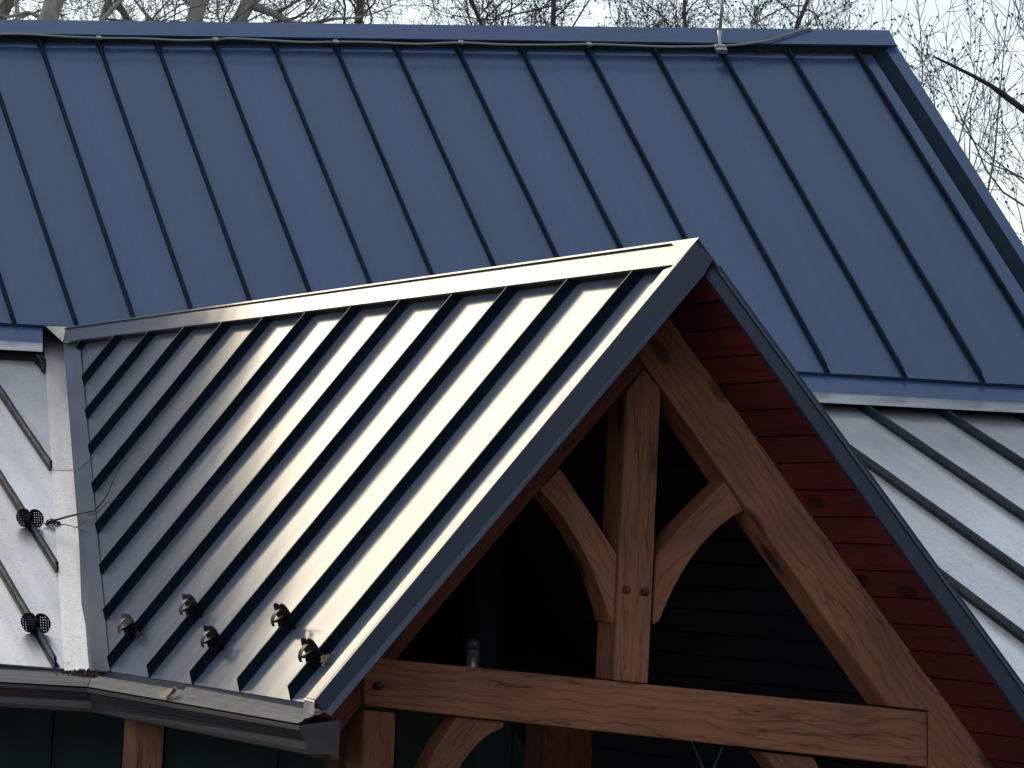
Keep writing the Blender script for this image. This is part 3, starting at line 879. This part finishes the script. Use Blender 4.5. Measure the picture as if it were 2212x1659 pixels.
# back board below the eave
prism('eave_board', [cor_b - UP * 0.03 - o_h * 0.012, end_b - EV * 0.10 - UP * 0.03 - o_h * 0.012, end_b - EV * 0.10 - UP * 0.16 - o_h * 0.012, cor_b - UP * 0.16 - o_h * 0.012], o_h * -0.03, M_TIMBER2, gutter)
prism('eave_board', [lfb - UP * 0.03 - LN * 0.012, cor_b - UP * 0.03 - LN * 0.012, cor_b - UP * 0.16 - LN * 0.012, lfb - UP * 0.16 - LN * 0.012], LN * -0.03, M_TIMBER2, gutter)

# ------------------------------------------------------------------ snow guards
def guard_meshes():
    cu = bpy.data.curves.new('plate', 'CURVE'); cu.dimensions = '2D'; cu.fill_mode = 'BOTH'; cu.extrude = 0.0014
    def poly(pts):
        s = cu.splines.new('POLY'); s.points.add(len(pts) - 1)
        for p, q in zip(s.points, pts): p.co = (q[0], q[1], 0, 1)
        s.use_cyclic_u = True
    out = []
    for i in range(21):                       # right lobe, then mirrored
        a = math.radians(-38 + i * (38 + 118) / 20)
        out.append((0.026 + 0.041 * math.cos(a), 0.048 + 0.044 * math.sin(a)))
    right = [(0.036, 0.003), (0.050, 0.008)] + out
    left = [(-x, y) for x, y in right][::-1]
    poly([(0.0, 0.003)] + right + [(0.0, 0.076)] + left)
    for k in range(6):
        for j in range(-5, 6):
            x, y = j * 0.0112 + (0.0 if k % 2 else 0.0), 0.016 + k * 0.0118
            if abs(x) < 0.016: continue
            ok = ((abs(x) - 0.026) / 0.036) ** 2 + ((y - 0.048) / 0.038) ** 2 < 1.0
            if ok: poly([(x + 0.0028 * math.cos(t * math.pi / 3), y + 0.0028 * math.sin(t * math.pi / 3)) for t in range(6)])
    tmp = bpy.data.objects.new('plate_tmp', cu); COL.objects.link(tmp)
    dg = bpy.context.evaluated_depsgraph_get()
    me = bpy.data.meshes.new_from_object(tmp.evaluated_get(dg))
    bpy.data.objects.remove(tmp)
    me.name = 'perforated_plate'
    me.transform(Matrix.Rotation(math.pi / 2, 4, 'X'))     # stands in x-z
    me.materials.clear(); me.materials.append(M_GUARD)
    # strap: a curved tab from the plate head down to the clamp
    V, Fc = [], []
    for i in range(9):
        t = i / 8
        a = t * math.pi * 0.52
        y, z = -0.004 - 0.046 * math.sin(a) * 0.9, 0.040 + 0.034 * math.cos(a)
        for (x, dz) in ((-0.014, 0), (0.014, 0), (0.014, -0.003), (-0.014, -0.003)):
            V.append((x, y, z + dz))
    for i in range(8):
        for q in range(4):
            a = i * 4 + q; b = i * 4 + (q + 1) % 4
            Fc.append((a, b, b + 4, a + 4))
    Fc += [(3, 2, 1, 0), (32, 33, 34, 35)]
    st = bpy.data.meshes.new('strap'); st.from_pydata(V, [], Fc); st.materials.append(M_GUARD)
    # clamp body with two cheeks
    bm = bmesh.new()
    def bx(x0, x1, y0, y1, z0, z1, taper=0.0):
        vs = [bm.verts.new((x, y, z)) for z in (z0, z1) for (x, y) in ((x0, y0 - taper * (z == z0)), (x1, y0 - taper * (z == z0)), (x1, y1), (x0, y1))]
        for f in ((3, 2, 1, 0), (4, 5, 6, 7), (0, 1, 5, 4), (1, 2, 6, 5), (2, 3, 7, 6), (3, 0, 4, 7)): bm.faces.new([vs[i] for i in f])
    bx(-0.015, -0.011, -0.022, 0.004, 0.004, 0.046, 0.012)
    bx(0.011, 0.015, -0.022, 0.004, 0.004, 0.046, 0.012)
    bx(-0.0095, 0.0095, -0.036, 0.004, 0.0425, 0.050)
    bx(0.0165, 0.022, -0.030, -0.016, 0.012, 0.026)
    bmesh.ops.recalc_face_normals(bm, faces=bm.faces)
    cm = bpy.data.meshes.new('clamp'); bm.to_mesh(cm); bm.free(); cm.materials.append(M_GUARD)
    return me, st, cm
GP, GS, GC = guard_meshes()
def snow_guard(pos, down, n, label, scale=1.0, lean=0.0, across=None):
    y = -down.normalized()
    x = y.cross(n).normalized()
    if across is not None:
        x = across.normalized() if across.dot(x) > 0 else -across.normalized()
        y = n.cross(x).normalized()
    n = (n + y * lean).normalized()             # the plate leans up the slope
    y = n.cross(x).normalized()
    m = Matrix((x, y, n)).transposed().to_4x4()
    m = Matrix.Translation(pos) @ m @ Matrix.Scale(scale, 4)
    e = empty('snow_guard', pos, None, m)
    tag(e, label, 'snow guard', 'snow guards clamped to the roof seams')
    for nm, me in (('perforated_plate', GP), ('strap', GS), ('clamp', GC)):
        register(bpy.data.objects.new(nm, me), m, e)
    return e
def on_seam(h, l, x, y, plane):
    p = on(x, y, plane)
    d = (l - h).normalized()
    return h + d * (p - h).dot(d)
gd = [(8, 285.6, 1378, 'snow guard nearest the valley on the porch roof, with debris caught behind it'),
      (9, 421, 1340, 'snow guard in the raised second position from the valley on the porch roof'),
      (10, 469, 1411, 'snow guard low on the porch roof between two higher ones, shadow at its right'),
      (11, 621, 1362, 'snow guard on the glaring part of the porch roof, the upper right one'),
      (12, 681, 1437, 'snow guard closest to the white verge strip, with pale debris at its right')]
for (k, x, y, lab) in gd:
    h, l = seamsD[k]
    p = on_seam(h, l, x + 8, y, D)
    snow_guard(p, (l - h), NL, lab, 1.35, 0.55, RD)
for (k, x, y, lab) in ((3, 84, 1138, 'upper snow guard on the silvery left roof, holding the fallen twig'), (4, 98, 1366, 'lower snow guard on the silvery left roof, near the gutter')):
    h, l = seamsL[k]
    snow_guard(on_seam(h, l, x, y, K), (l - h), KN, lab, 1.15, 0.0, A_DIR)

# ------------------------------------------------------------------ lightning conductor on the ridge
rod_base = on(1555, 102, off(M, 0.055))
lc = empty('lightning_conductor', rod_base)
tag(lc, 'grey braided lightning cable along the main ridge with an upright rod', 'lightning conductor')
cpx = [(-40, 75), (20, 73.5), (70, 74.5), (140, 79), (214, 82), (300, 83), (395, 87), (466, 85.5), (500, 83), (580, 87), (660, 91), (726, 90.5), (800, 91), (900, 95), (996, 92), (1080, 96), (1180, 97),
       (1273, 95.5), (1360, 98), (1450, 101), (1555, 99), (1610, 95), (1660, 87), (1700, 75), (1735, 64), (1752, 60.5)]
cpts = [on(x, y, off(M, 0.100)) for (x, y) in cpx]
fine = []
for i in range(len(cpts) - 1):
    p0 = cpts[max(0, i - 1)]; p1 = cpts[i]; p2 = cpts[i + 1]; p3 = cpts[min(len(cpts) - 1, i + 2)]
    for k in range(5):
        t = k / 5
        fine.append(0.5 * ((2 * p1) + (p2 - p0) * t + (2 * p0 - 5 * p1 + 4 * p2 - p3) * t * t + (3 * p1 - p0 - 3 * p2 + p3) * t ** 3))
fine.append(cpts[-1]); fine.append(cpts[-1] + back_dn * 0.3 + BM_DIR * 0.0)
tube('cable', fine, 0.0075, M_CABLE, lc, 7)
for (x, y) in ((214, 80), (466, 83.5), (726, 88.5), (996, 90), (1273, 94)):
    p = on(x, y + 1.0, off(M, 0.100))
    r3 = (t1 - t0).normalized()
    V = [p + r3 * a + u_ * b + MN * c for a in (-0.018, 0.018) for b in (-0.016, 0.014) for c in (-0.012, 0.009)]
    cb = mk('cable_clip', V, [(0, 1, 3, 2), (4, 6, 7, 5), (0, 4, 5, 1), (2, 3, 7, 6), (0, 2, 6, 4), (1, 5, 7, 3)], M_BRASSY, lc)
    bv = cb.modifiers.new('bevel', 'BEVEL'); bv.width = 0.006; bv.segments = 2
p = on(1556, 103.6, off(M, 0.100))
r3 = (t1 - t0).normalized()
V = [p + r3 * a + u_ * b + MN * c for a in (-0.035, 0.035) for b in (-0.035, 0.025) for c in (-0.02, 0.012)]
mk('rod_base', V, [(0, 1, 3, 2), (4, 6, 7, 5), (0, 4, 5, 1), (2, 3, 7, 6), (0, 2, 6, 4), (1, 5, 7, 3)], M_GALV, lc)
for a in (-0.022, 0.022):
    tube('bolt', [p + r3 * a + MN * 0.012, p + r3 * a + MN * 0.024], 0.010, M_GALV, lc, 6)
q = on(1554, 84, off(M, 0.110)); top = on(1561, -6, (q, Vector((0, -1, 0)))) 
tube('rod_stem', [p + MN * 0.01, q, lerp(q, top, 0.2)], [0.013, 0.011, 0.016], M_GALV, lc, 8)
tube('rod', [lerp(q, top, 0.15), top, top + (top - q).normalized() * 0.25], [0.011, 0.010, 0.003], M_GALV, lc, 8)

# ------------------------------------------------------------------ small things: twig, leaves, litter, pipe, cords
tw = empty('fallen_twig', on(111, 1126, off(K, 0.05)))
tag(tw, 'thin dark forked twig caught on the upper left snow guard, lying across the valley', 'twig')
def tw_pts(px, l0, l1):
    n = len(px); out = []
    for i, (x, y) in enumerate(px):
        t = i / (n - 1)
        pk = on(x, y, off(K, 0.06)); pd = on(x, y, off(D, 0.05))
        s_ = min(1, max(0, (x - 110) / 70.0))
        out.append(lerp(pk, pd, s_))
    return out
for px, r0, r1 in (([(100, 1130), (111, 1126), (149.6, 1115), (179.8, 1108), (204, 1103), (219.6, 1086), (234, 1065.6), (241, 1045), (255.8, 1016), (266, 1000), (272, 986)], 0.0065, 0.0015),
                   ([(179.8, 1108), (193, 1112), (212, 1106), (233, 1084), (262, 1075.5)], 0.004, 0.0013),
                   ([(241, 1045), (249, 1040), (247, 1052)], 0.002, 0.001), ([(255.8, 1016), (254, 1004), (262, 1000)], 0.002, 0.001), ([(266, 1000), (276, 992), (278, 985)], 0.002, 0.001),
                   ([(100, 1136), (140, 1133), (164, 1139), (184.6, 1149.6)], 0.0035, 0.0015), ([(164, 1139), (184, 1130)], 0.002, 0.001), ([(160, 1138), (161, 1151)], 0.0015, 0.001)):
    pts = tw_pts(px, 0, 0)
    tube('twig_stem' if r0 > 0.006 else 'twig_fork', pts, [lerp(r0, r1, i / (len(pts) - 1)) for i in range(len(pts))], M_TWIG, tw, 6)
def leaf_geo(c, ax, nn, L_, W_, curl, V, Fc):
    side = ax.cross(nn).normalized()
    b = len(V)
    for i in range(5):
        t = i / 4
        w = W_ * math.sin(math.pi * min(0.97, max(0.04, t))) ** 0.8
        cen = c + ax * (L_ * (t - 0.5)) + nn * (curl * (t - 0.5) ** 2 * 4)
        V += [cen - side * w + nn * curl * 0.8, cen, cen + side * w + nn * curl * 0.8]
    for i in range(4):
        for q in (0, 1):
            a = b + i * 3 + q
            Fc.append((a, a + 1, a + 4, a + 3))
V, Fc = [], []
lp = lerp(gf0, gf1, 0.405) - o_h * 0.03 + UP * 0.03
leaf_geo(lp, (EV * 0.9 + UP * 0.22 - o_h * 0.3).normalized(), (UP * 0.6 + o_h * 0.7).normalized(), 0.13, 0.028, 0.022, V, Fc)
leaf_geo(lp - EV * 0.035 - UP * 0.02, (EV * 0.2 - UP * 0.6 + o_h * 0.4).normalized(), (o_h * 0.9 + UP * 0.3).normalized(), 0.06, 0.018, 0.012, V, Fc)
tag(mk('dead_leaf', V, Fc, M_LEAF, smooth=True), 'pale curled dead leaf lying on the gutter guard', 'leaf')
def litter(name, label, centre, ax1, ax2, nrm_, n, s1, s2, hh, size, mat):
    V, Fc = [], []
    for i in range(n):
        a, b = RND.gauss(0, 0.45), RND.gauss(0, 0.45)
        c = centre + ax1 * (a * s1) + ax2 * (b * s2) + nrm_ * (RND.random() * hh * max(0.15, 1 - a * a - b * b))
        d = Vector((RND.uniform(-1, 1), RND.uniform(-1, 1), RND.uniform(-0.5, 0.7))).normalized()
        nn = d.orthogonal().normalized()
        leaf_geo(c, d, nn, size * RND.uniform(0.5, 1.3), size * RND.uniform(0.1, 0.3), size * RND.uniform(0, 0.25), V, Fc)
    o = mk(name, V, Fc, mat)
    return tag(o, label, 'leaf litter', None, 'stuff')
litter('leaf_litter', 'dark heap of rotting leaves in the gutter corner', lerp(cor_b, gf0, 0.4) + EV * -0.02 + UP * 0.02, (A_DIR * 0.6 - EV * 0.4).normalized(), o_h, UP, 230, 0.21, 0.06, 0.035, 0.034, M_LITTER)
h_, l_ = seamsD[8]; dsn = VD.cross(NL).normalized()
dsn = dsn if dsn.x > 0 else -dsn
litter('leaf_litter', 'small clump of debris behind the snow guard nearest the valley', on(306, 1375, off(D, 0.012)), VD, dsn, NL, 40, 0.03, 0.02, 0.03, 0.016, M_LITTER)
litter('leaf_litter', 'pale clump of debris beside the snow guard by the verge strip', on(707, 1428, off(D, 0.012)), VD, dsn, NL, 40, 0.03, 0.02, 0.03, 0.018, M_LEAF)
litter('leaf_litter', 'dark debris trapped against the upper left snow guard', on(112, 1132, off(K, 0.012)), A_DIR, KD, KN, 60, 0.05, 0.02, 0.03, 0.022, M_TWIG)
litter('leaf_litter', 'crumbs of debris at the foot of the lower left snow guard', on(66, 1362, off(K, 0.01)), A_DIR, KD, KN, 30, 0.02, 0.02, 0.02, 0.014, M_LITTER)
pp = on(1020, 1434, shift(G2, RD * 1.0))
pipe = empty('metal_pipe', pp - UP * 0.12)
tag(pipe, 'short grey metal pipe end behind the tie beam', 'pipe')
tube('pipe', [pp - UP * 0.12, pp + UP * 0.062], 0.028, M_GALV, pipe, 20)
tube('collar', [pp + UP * 0.066, pp + UP * 0.105], 0.030, plain_mat('oxidised_collar', (0.10, 0.15, 0.14), 0.5, 0.5), pipe, 20)
for (a, b, lab) in (((1492, 1596), (1520, 1662), 'green cord below the tie beam, left of a pair'), ((1566, 1600), (1541, 1662), 'green cord below the tie beam, right of a pair')):
    pl = shift(G2, RD * 0.5)
    pa, pb = on(*a, pl), on(*b, pl)
    tag(tube('hanging_cord', [pa, pb, pb + (pb - pa) * 0.4], 0.0035, M_CORD, None, 6), lab, 'cord')

# ------------------------------------------------------------------ bare trees behind the building
def bark_mat(name, c0, c1):
    m, N, L, P = new_mat(name)
    tc = N.new('ShaderNodeTexCoord')
    n = noise(N, L, mapping(N, L, tc.outputs['Object'], (6, 6, 1.2)), 3.0, 6, 0.65)
    r = ramp(N, [(0.3, c0), (0.7, c1)])
    L.new(n.outputs['Fac'], r.inputs[0]); L.new(r.outputs[0], P.inputs['Base Color'])
    P.inputs['Roughness'].default_value = 0.9
    L.new(bump(N, L, n.outputs['Fac'], 0.6, 0.03), P.inputs['Normal'])
    return m
B_GREY = bark_mat('bark_grey', (0.17, 0.16, 0.13), (0.44, 0.42, 0.34))
B_DARK = bark_mat('bark_dark', (0.05, 0.042, 0.036), (0.13, 0.11, 0.088))
B_TWIG = bark_mat('twig_brown', (0.10, 0.085, 0.068), (0.22, 0.185, 0.145))
B_BUD = plain_mat('bud_brown', (0.10, 0.085, 0.07), 0.8)
def at_depth(x, y, depth):
    d = ray(x, y)
    return CAMP + d * (depth / d.y)
def branch(rng, p, d, ln, r, lvl, out, tips, maxl, up=0.15, gnarl=0.25, zmin=5.0):
    n = 4 if lvl > 1 else 7
    pts, rad = [p.copy()], [r]
    q = p.copy(); dd = d.copy()
    for i in range(n):
        dd = (dd + Vector((rng.gauss(0, gnarl), rng.gauss(0, gnarl), rng.gauss(0, gnarl) + up * 0.35))).normalized()
        q = q + dd * (ln / n)
        pts.append(q.copy()); rad.append(max(0.0026, r * (1 - 0.72 * (i + 1) / n)))
    out.append((lvl, pts, rad))
    if lvl >= maxl:
        tips.append((pts[-1], dd.copy()))
        return
    kids = (7, 6, 5, 4)[min(lvl, 3)]
    for k in range(kids):
        t = 0.22 + 0.78 * (k + rng.random() * 0.8) / kids
        i = min(n - 1, int(t * n)); f = t * n - i
        b = lerp(pts[i], pts[i + 1], min(1, f)); bd = (pts[i + 1] - pts[i]).normalized()
        side = Vector((rng.gauss(0, 1), rng.gauss(0, 1), rng.gauss(0.25, 0.8)))
        side = (side - bd * side.dot(bd)).normalized()
        a = rng.uniform(0.55, 1.05)
        nd = (bd * math.cos(a) + side * math.sin(a)).normalized()
        nl = ln * rng.uniform(0.38, 0.62) * (1.15 - 0.5 * t)
        if nl < 0.10: continue
        branch(rng, b, nd, nl, max(0.0042, r * (1 - 0.72 * t) * 0.55), lvl + 1, out, tips, maxl, up, gnarl, zmin)
def tree(name, label, trunk_pts, trunk_r, limbs, seed, bark, maxl=3, buds=False, group='bare trees behind the roof', up=0.15, lim_len=(1.8, 3.2), zr=(5.5, 12.0), lr=0.34, direct=None, trunk_link=False):
    rng = random.Random(seed)
    base = trunk_pts[0]
    root = empty(name, base)
    tag(root, label, 'tree', group)
    tube('trunk', trunk_pts, trunk_r, bark, root, 12)
    out, tips = [], []
    for k in range(limbs):
        z = zr[0] + (zr[1] - zr[0]) * (k + rng.random()) / limbs
        for i in range(len(trunk_pts) - 1):
            if trunk_pts[i].z <= z <= trunk_pts[i + 1].z: break
        else: continue
        t = (z - trunk_pts[i].z) / (trunk_pts[i + 1].z - trunk_pts[i].z)
        p = lerp(trunk_pts[i], trunk_pts[i + 1], t); r = trunk_r[i] + (trunk_r[i + 1] - trunk_r[i]) * t
        a = rng.uniform(0, 2 * math.pi)
        d = Vector((math.cos(a), math.sin(a), rng.uniform(0.25, 0.9))).normalized()
        branch(rng, p, d, rng.uniform(*lim_len), max(0.012, r * lr * rng.uniform(0.6, 1.1)), 1, out, tips, maxl, up)
    if direct:
        for (p, d, ln, r) in direct:
            if trunk_link:                    # the bough that carries this shoot, from the trunk
                tz = max(2.2, p.z - 0.55 * abs(trunk_pts[0].x - p.x) - 0.8)
                i = max(k for k in range(len(trunk_pts) - 1) if trunk_pts[k].z <= tz)
                q0 = lerp(trunk_pts[i], trunk_pts[i + 1], (tz - trunk_pts[i].z) / (trunk_pts[i + 1].z - trunk_pts[i].z))
                m1 = lerp(q0, p, 0.4) + Vector((0, 0, -0.15 * (p - q0).length)); m2 = lerp(q0, p, 0.75) + Vector((0, 0, -0.14 * (p - q0).length))
                out.append((1, [q0, m1, m2, p, p + d.normalized() * 0.05], [0.05, 0.035, 0.024, r, r]))
            branch(rng, p, d.normalized(), ln, r, 1, out, tips, maxl, up, 0.12)
    Vb, Fb, Vt, Ft = [], [], [], []
    for lvl, pts, rad in out:
        if lvl <= 1: tube_geo(pts, rad, 6, Vb, Fb, False)
        else: tube_geo(pts, rad, 3, Vt, Ft, False)
    if Vb: mk('limbs', Vb, Fb, bark, root, smooth=True, recalc=False)
    if Vt: tag(mk('crown', Vt, Ft, B_TWIG if bark is not B_DARK else B_DARK, root, smooth=True, recalc=False), kind='stuff')
    if buds and tips:
        Vq, Fq = [], []
        for (p, d) in tips:
            if rng.random() < 0.25: continue
            s_ = rng.uniform(0.016, 0.030)
            u = d.orthogonal().normalized(); w = d.cross(u)
            b = len(Vq)
            Vq += [p - d * s_ * 0.3, p + u * s_ * .55 + d * s_ * .4, p + w * s_ * .55 + d * s_ * .4, p - u * s_ * .55 + d * s_ * .4, p - w * s_ * .55 + d * s_ * .4, p + d * s_ * 1.5]
            for k in range(4):
                Fq.append((b, b + 1 + (k + 1) % 4, b + 1 + k)); Fq.append((b + 5, b + 1 + k, b + 1 + (k + 1) % 4))
        tag(mk('buds', Vq, Fq, B_BUD, root), kind='stuff')
    return root
def trunk_through(xb, yb, xt, yt, wpx, depth, bend=0.4, top=6.0, seed=0):
    rng = random.Random(seed)
    a, b = at_depth(xb, yb, depth), at_depth(xt, yt, depth)
    d = (b - a) / (b.z - a.z)
    r = wpx * 0.5 * depth / F
    base = Vector((a.x - d.x * a.z * 0.35, a.y, 0))
    pts = [base, lerp(base, a, 0.35) + Vector((rng.uniform(-.1, .1), 0, 0)), lerp(base, a, 0.7) + Vector((-d.x * 0.4, 0, 0)), a - d * 0.35, a, b]
    rad = [r * 1.7, r * 1.35, r * 1.15, r * 1.02, r, r * 0.97]
    q, dd = b.copy(), d.copy()
    for k in range(5):
        dd = (dd + Vector((rng.uniform(-.15, .15), rng.uniform(-.15, .15), 0.1)))
        q = q + dd.normalized() * (top / 5)
        pts.append(q.copy()); rad.append(r * (0.9 - 0.17 * k))
    return pts, rad
TR = [  # x, y at the roof line, x at the picture's top edge, width, depth, bark, label
    (0, 40, 18, 0, 30, 37, B_GREY, 'bare tree with a grey trunk at the far left edge above the roof'),
    (104, 42, 118, 0, 43, 35, B_GREY, 'thickest pale grey trunk left of the others above the ridge'),
    (221, 43, 235, 0, 16, 38, B_GREY, 'slim grey trunk leaning right beside the thickest trunk'),
    (275, 44, 252, 0, 14, 44, B_DARK, 'slender dark trunk leaning left above the ridge'),
    (420, 46, 430, 0, 36, 36, B_GREY, 'stout upright grey trunk left of the leaning one'),
    (515, 46, 540, 0, 32, 36.5, B_GREY, 'grey trunk leaning right with a brown limb running down to its right'),
    (774, 50, 780, 0, 18, 40, B_DARK, 'dark upright trunk alone left of the ridge middle'),
    (1040, 53, 1018, 0, 9, 42, B_DARK, 'thin dark stem above the middle of the ridge'),
    (1195, 54, 1196, 0, 11, 41, B_DARK, 'dark spreading tree above the ridge, left of the lightning rod'),
    (1480, 58, 1478, 0, 7, 46, B_DARK, 'thin far tree just left of the lightning rod'),
    (1720, 62, 1745, 0, 9, 43, B_DARK, 'thin dark tree just right of the lightning rod'),
]
for i, (x0, y0, x1, y1, w, dep, bk_, lab) in enumerate(TR):
    pts, rad = trunk_through(x0, y0, x1, y1, w, dep, seed=i + 3)
    direct = None
    if i == 5:
        a = at_depth(535, 8, dep); b = at_depth(660, 52, dep)
        direct = [(a, (b - a) + Vector((0, 0, 0.0)), 1.1, 0.055)]
    tree('bare_tree', lab, pts, rad, 15 if i < 6 else 24, 40 + i, bk_, 4, buds=i >= 8, direct=direct, zr=(7.8, 10.6), lim_len=(1.1, 2.4))
# the tree at the right, its trunk outside the picture; long upright budding shoots
dep = 33.0
bpt, brad = trunk_through(2420, 520, 2450, 0, 60, dep, seed=91)
d_list = []
rg_ = random.Random(5)
for (x, y, tx, ty, r, ln) in ((1860, 330, 1880, -20, 0.010, 2.0), (1960, 420, 2010, 0, 0.012, 2.2), (2030, 520, 2090, 40, 0.013, 2.3), (2120, 600, 2190, 60, 0.014, 2.4), (2190, 700, 2240, 200, 0.014, 2.2),
                              (2260, 480, 2060, 330, 0.012, 1.2), (2280, 620, 2120, 470, 0.011, 1.2), (2300, 300, 2130, 10, 0.012, 1.6), (1990, 350, 2120, 150, 0.009, 1.2), (1780, 300, 1840, 0, 0.010, 1.6), (2240, 420, 2000, 200, 0.009, 1.4),
                              (2300, 560, 2150, 380, 0.012, 1.1), (2080, 520, 2060, 160, 0.010, 1), (2060, 480, 2200, 320, 0.009, 1)):
    a, b = at_depth(x, y, dep + rg_.uniform(-1, 1)), at_depth(tx, ty, dep + rg_.uniform(-1, 1))
    d_list.append((a, b - a, (b - a).length * 1.05, r))
tree('budding_tree', 'budding tree with upright shoots against the sky right of the roof', bpt, brad, 5, 77, B_TWIG, 3, True, None, 0.35, (1.2, 2.0), (6, 11), 0.2, d_list, True)
dead = [at_depth(x, y, 30) for (x, y) in ((2018, 123), (2060, 143), (2100, 163), (2140, 185), (2165, 203), (2212, 238), (2300, 300), (2420, 420))]
dr = [0.009, 0.014, 0.017, 0.020, 0.028, 0.028, 0.04, 0.06]
B_BLACK = bark_mat('bark_blackish', (0.010, 0.010, 0.010), (0.035, 0.033, 0.032))
dt = empty('snapped_limb_tree', Vector((dead[-1].x + 0.3, dead[-1].y, 0)))
tag(dt, 'dark bare limb with a snapped end reaching in from the right', 'tree')
tube('limb', dead, dr, B_BLACK, dt, 9)
tube('trunk', [Vector((dead[-1].x + 0.3, dead[-1].y, 0)), dead[-1] + Vector((0.1, 0, -0.5)), dead[-1] + Vector((0, 0, 2.5))], [0.25, 0.2, 0.12], B_DARK, dt, 10)
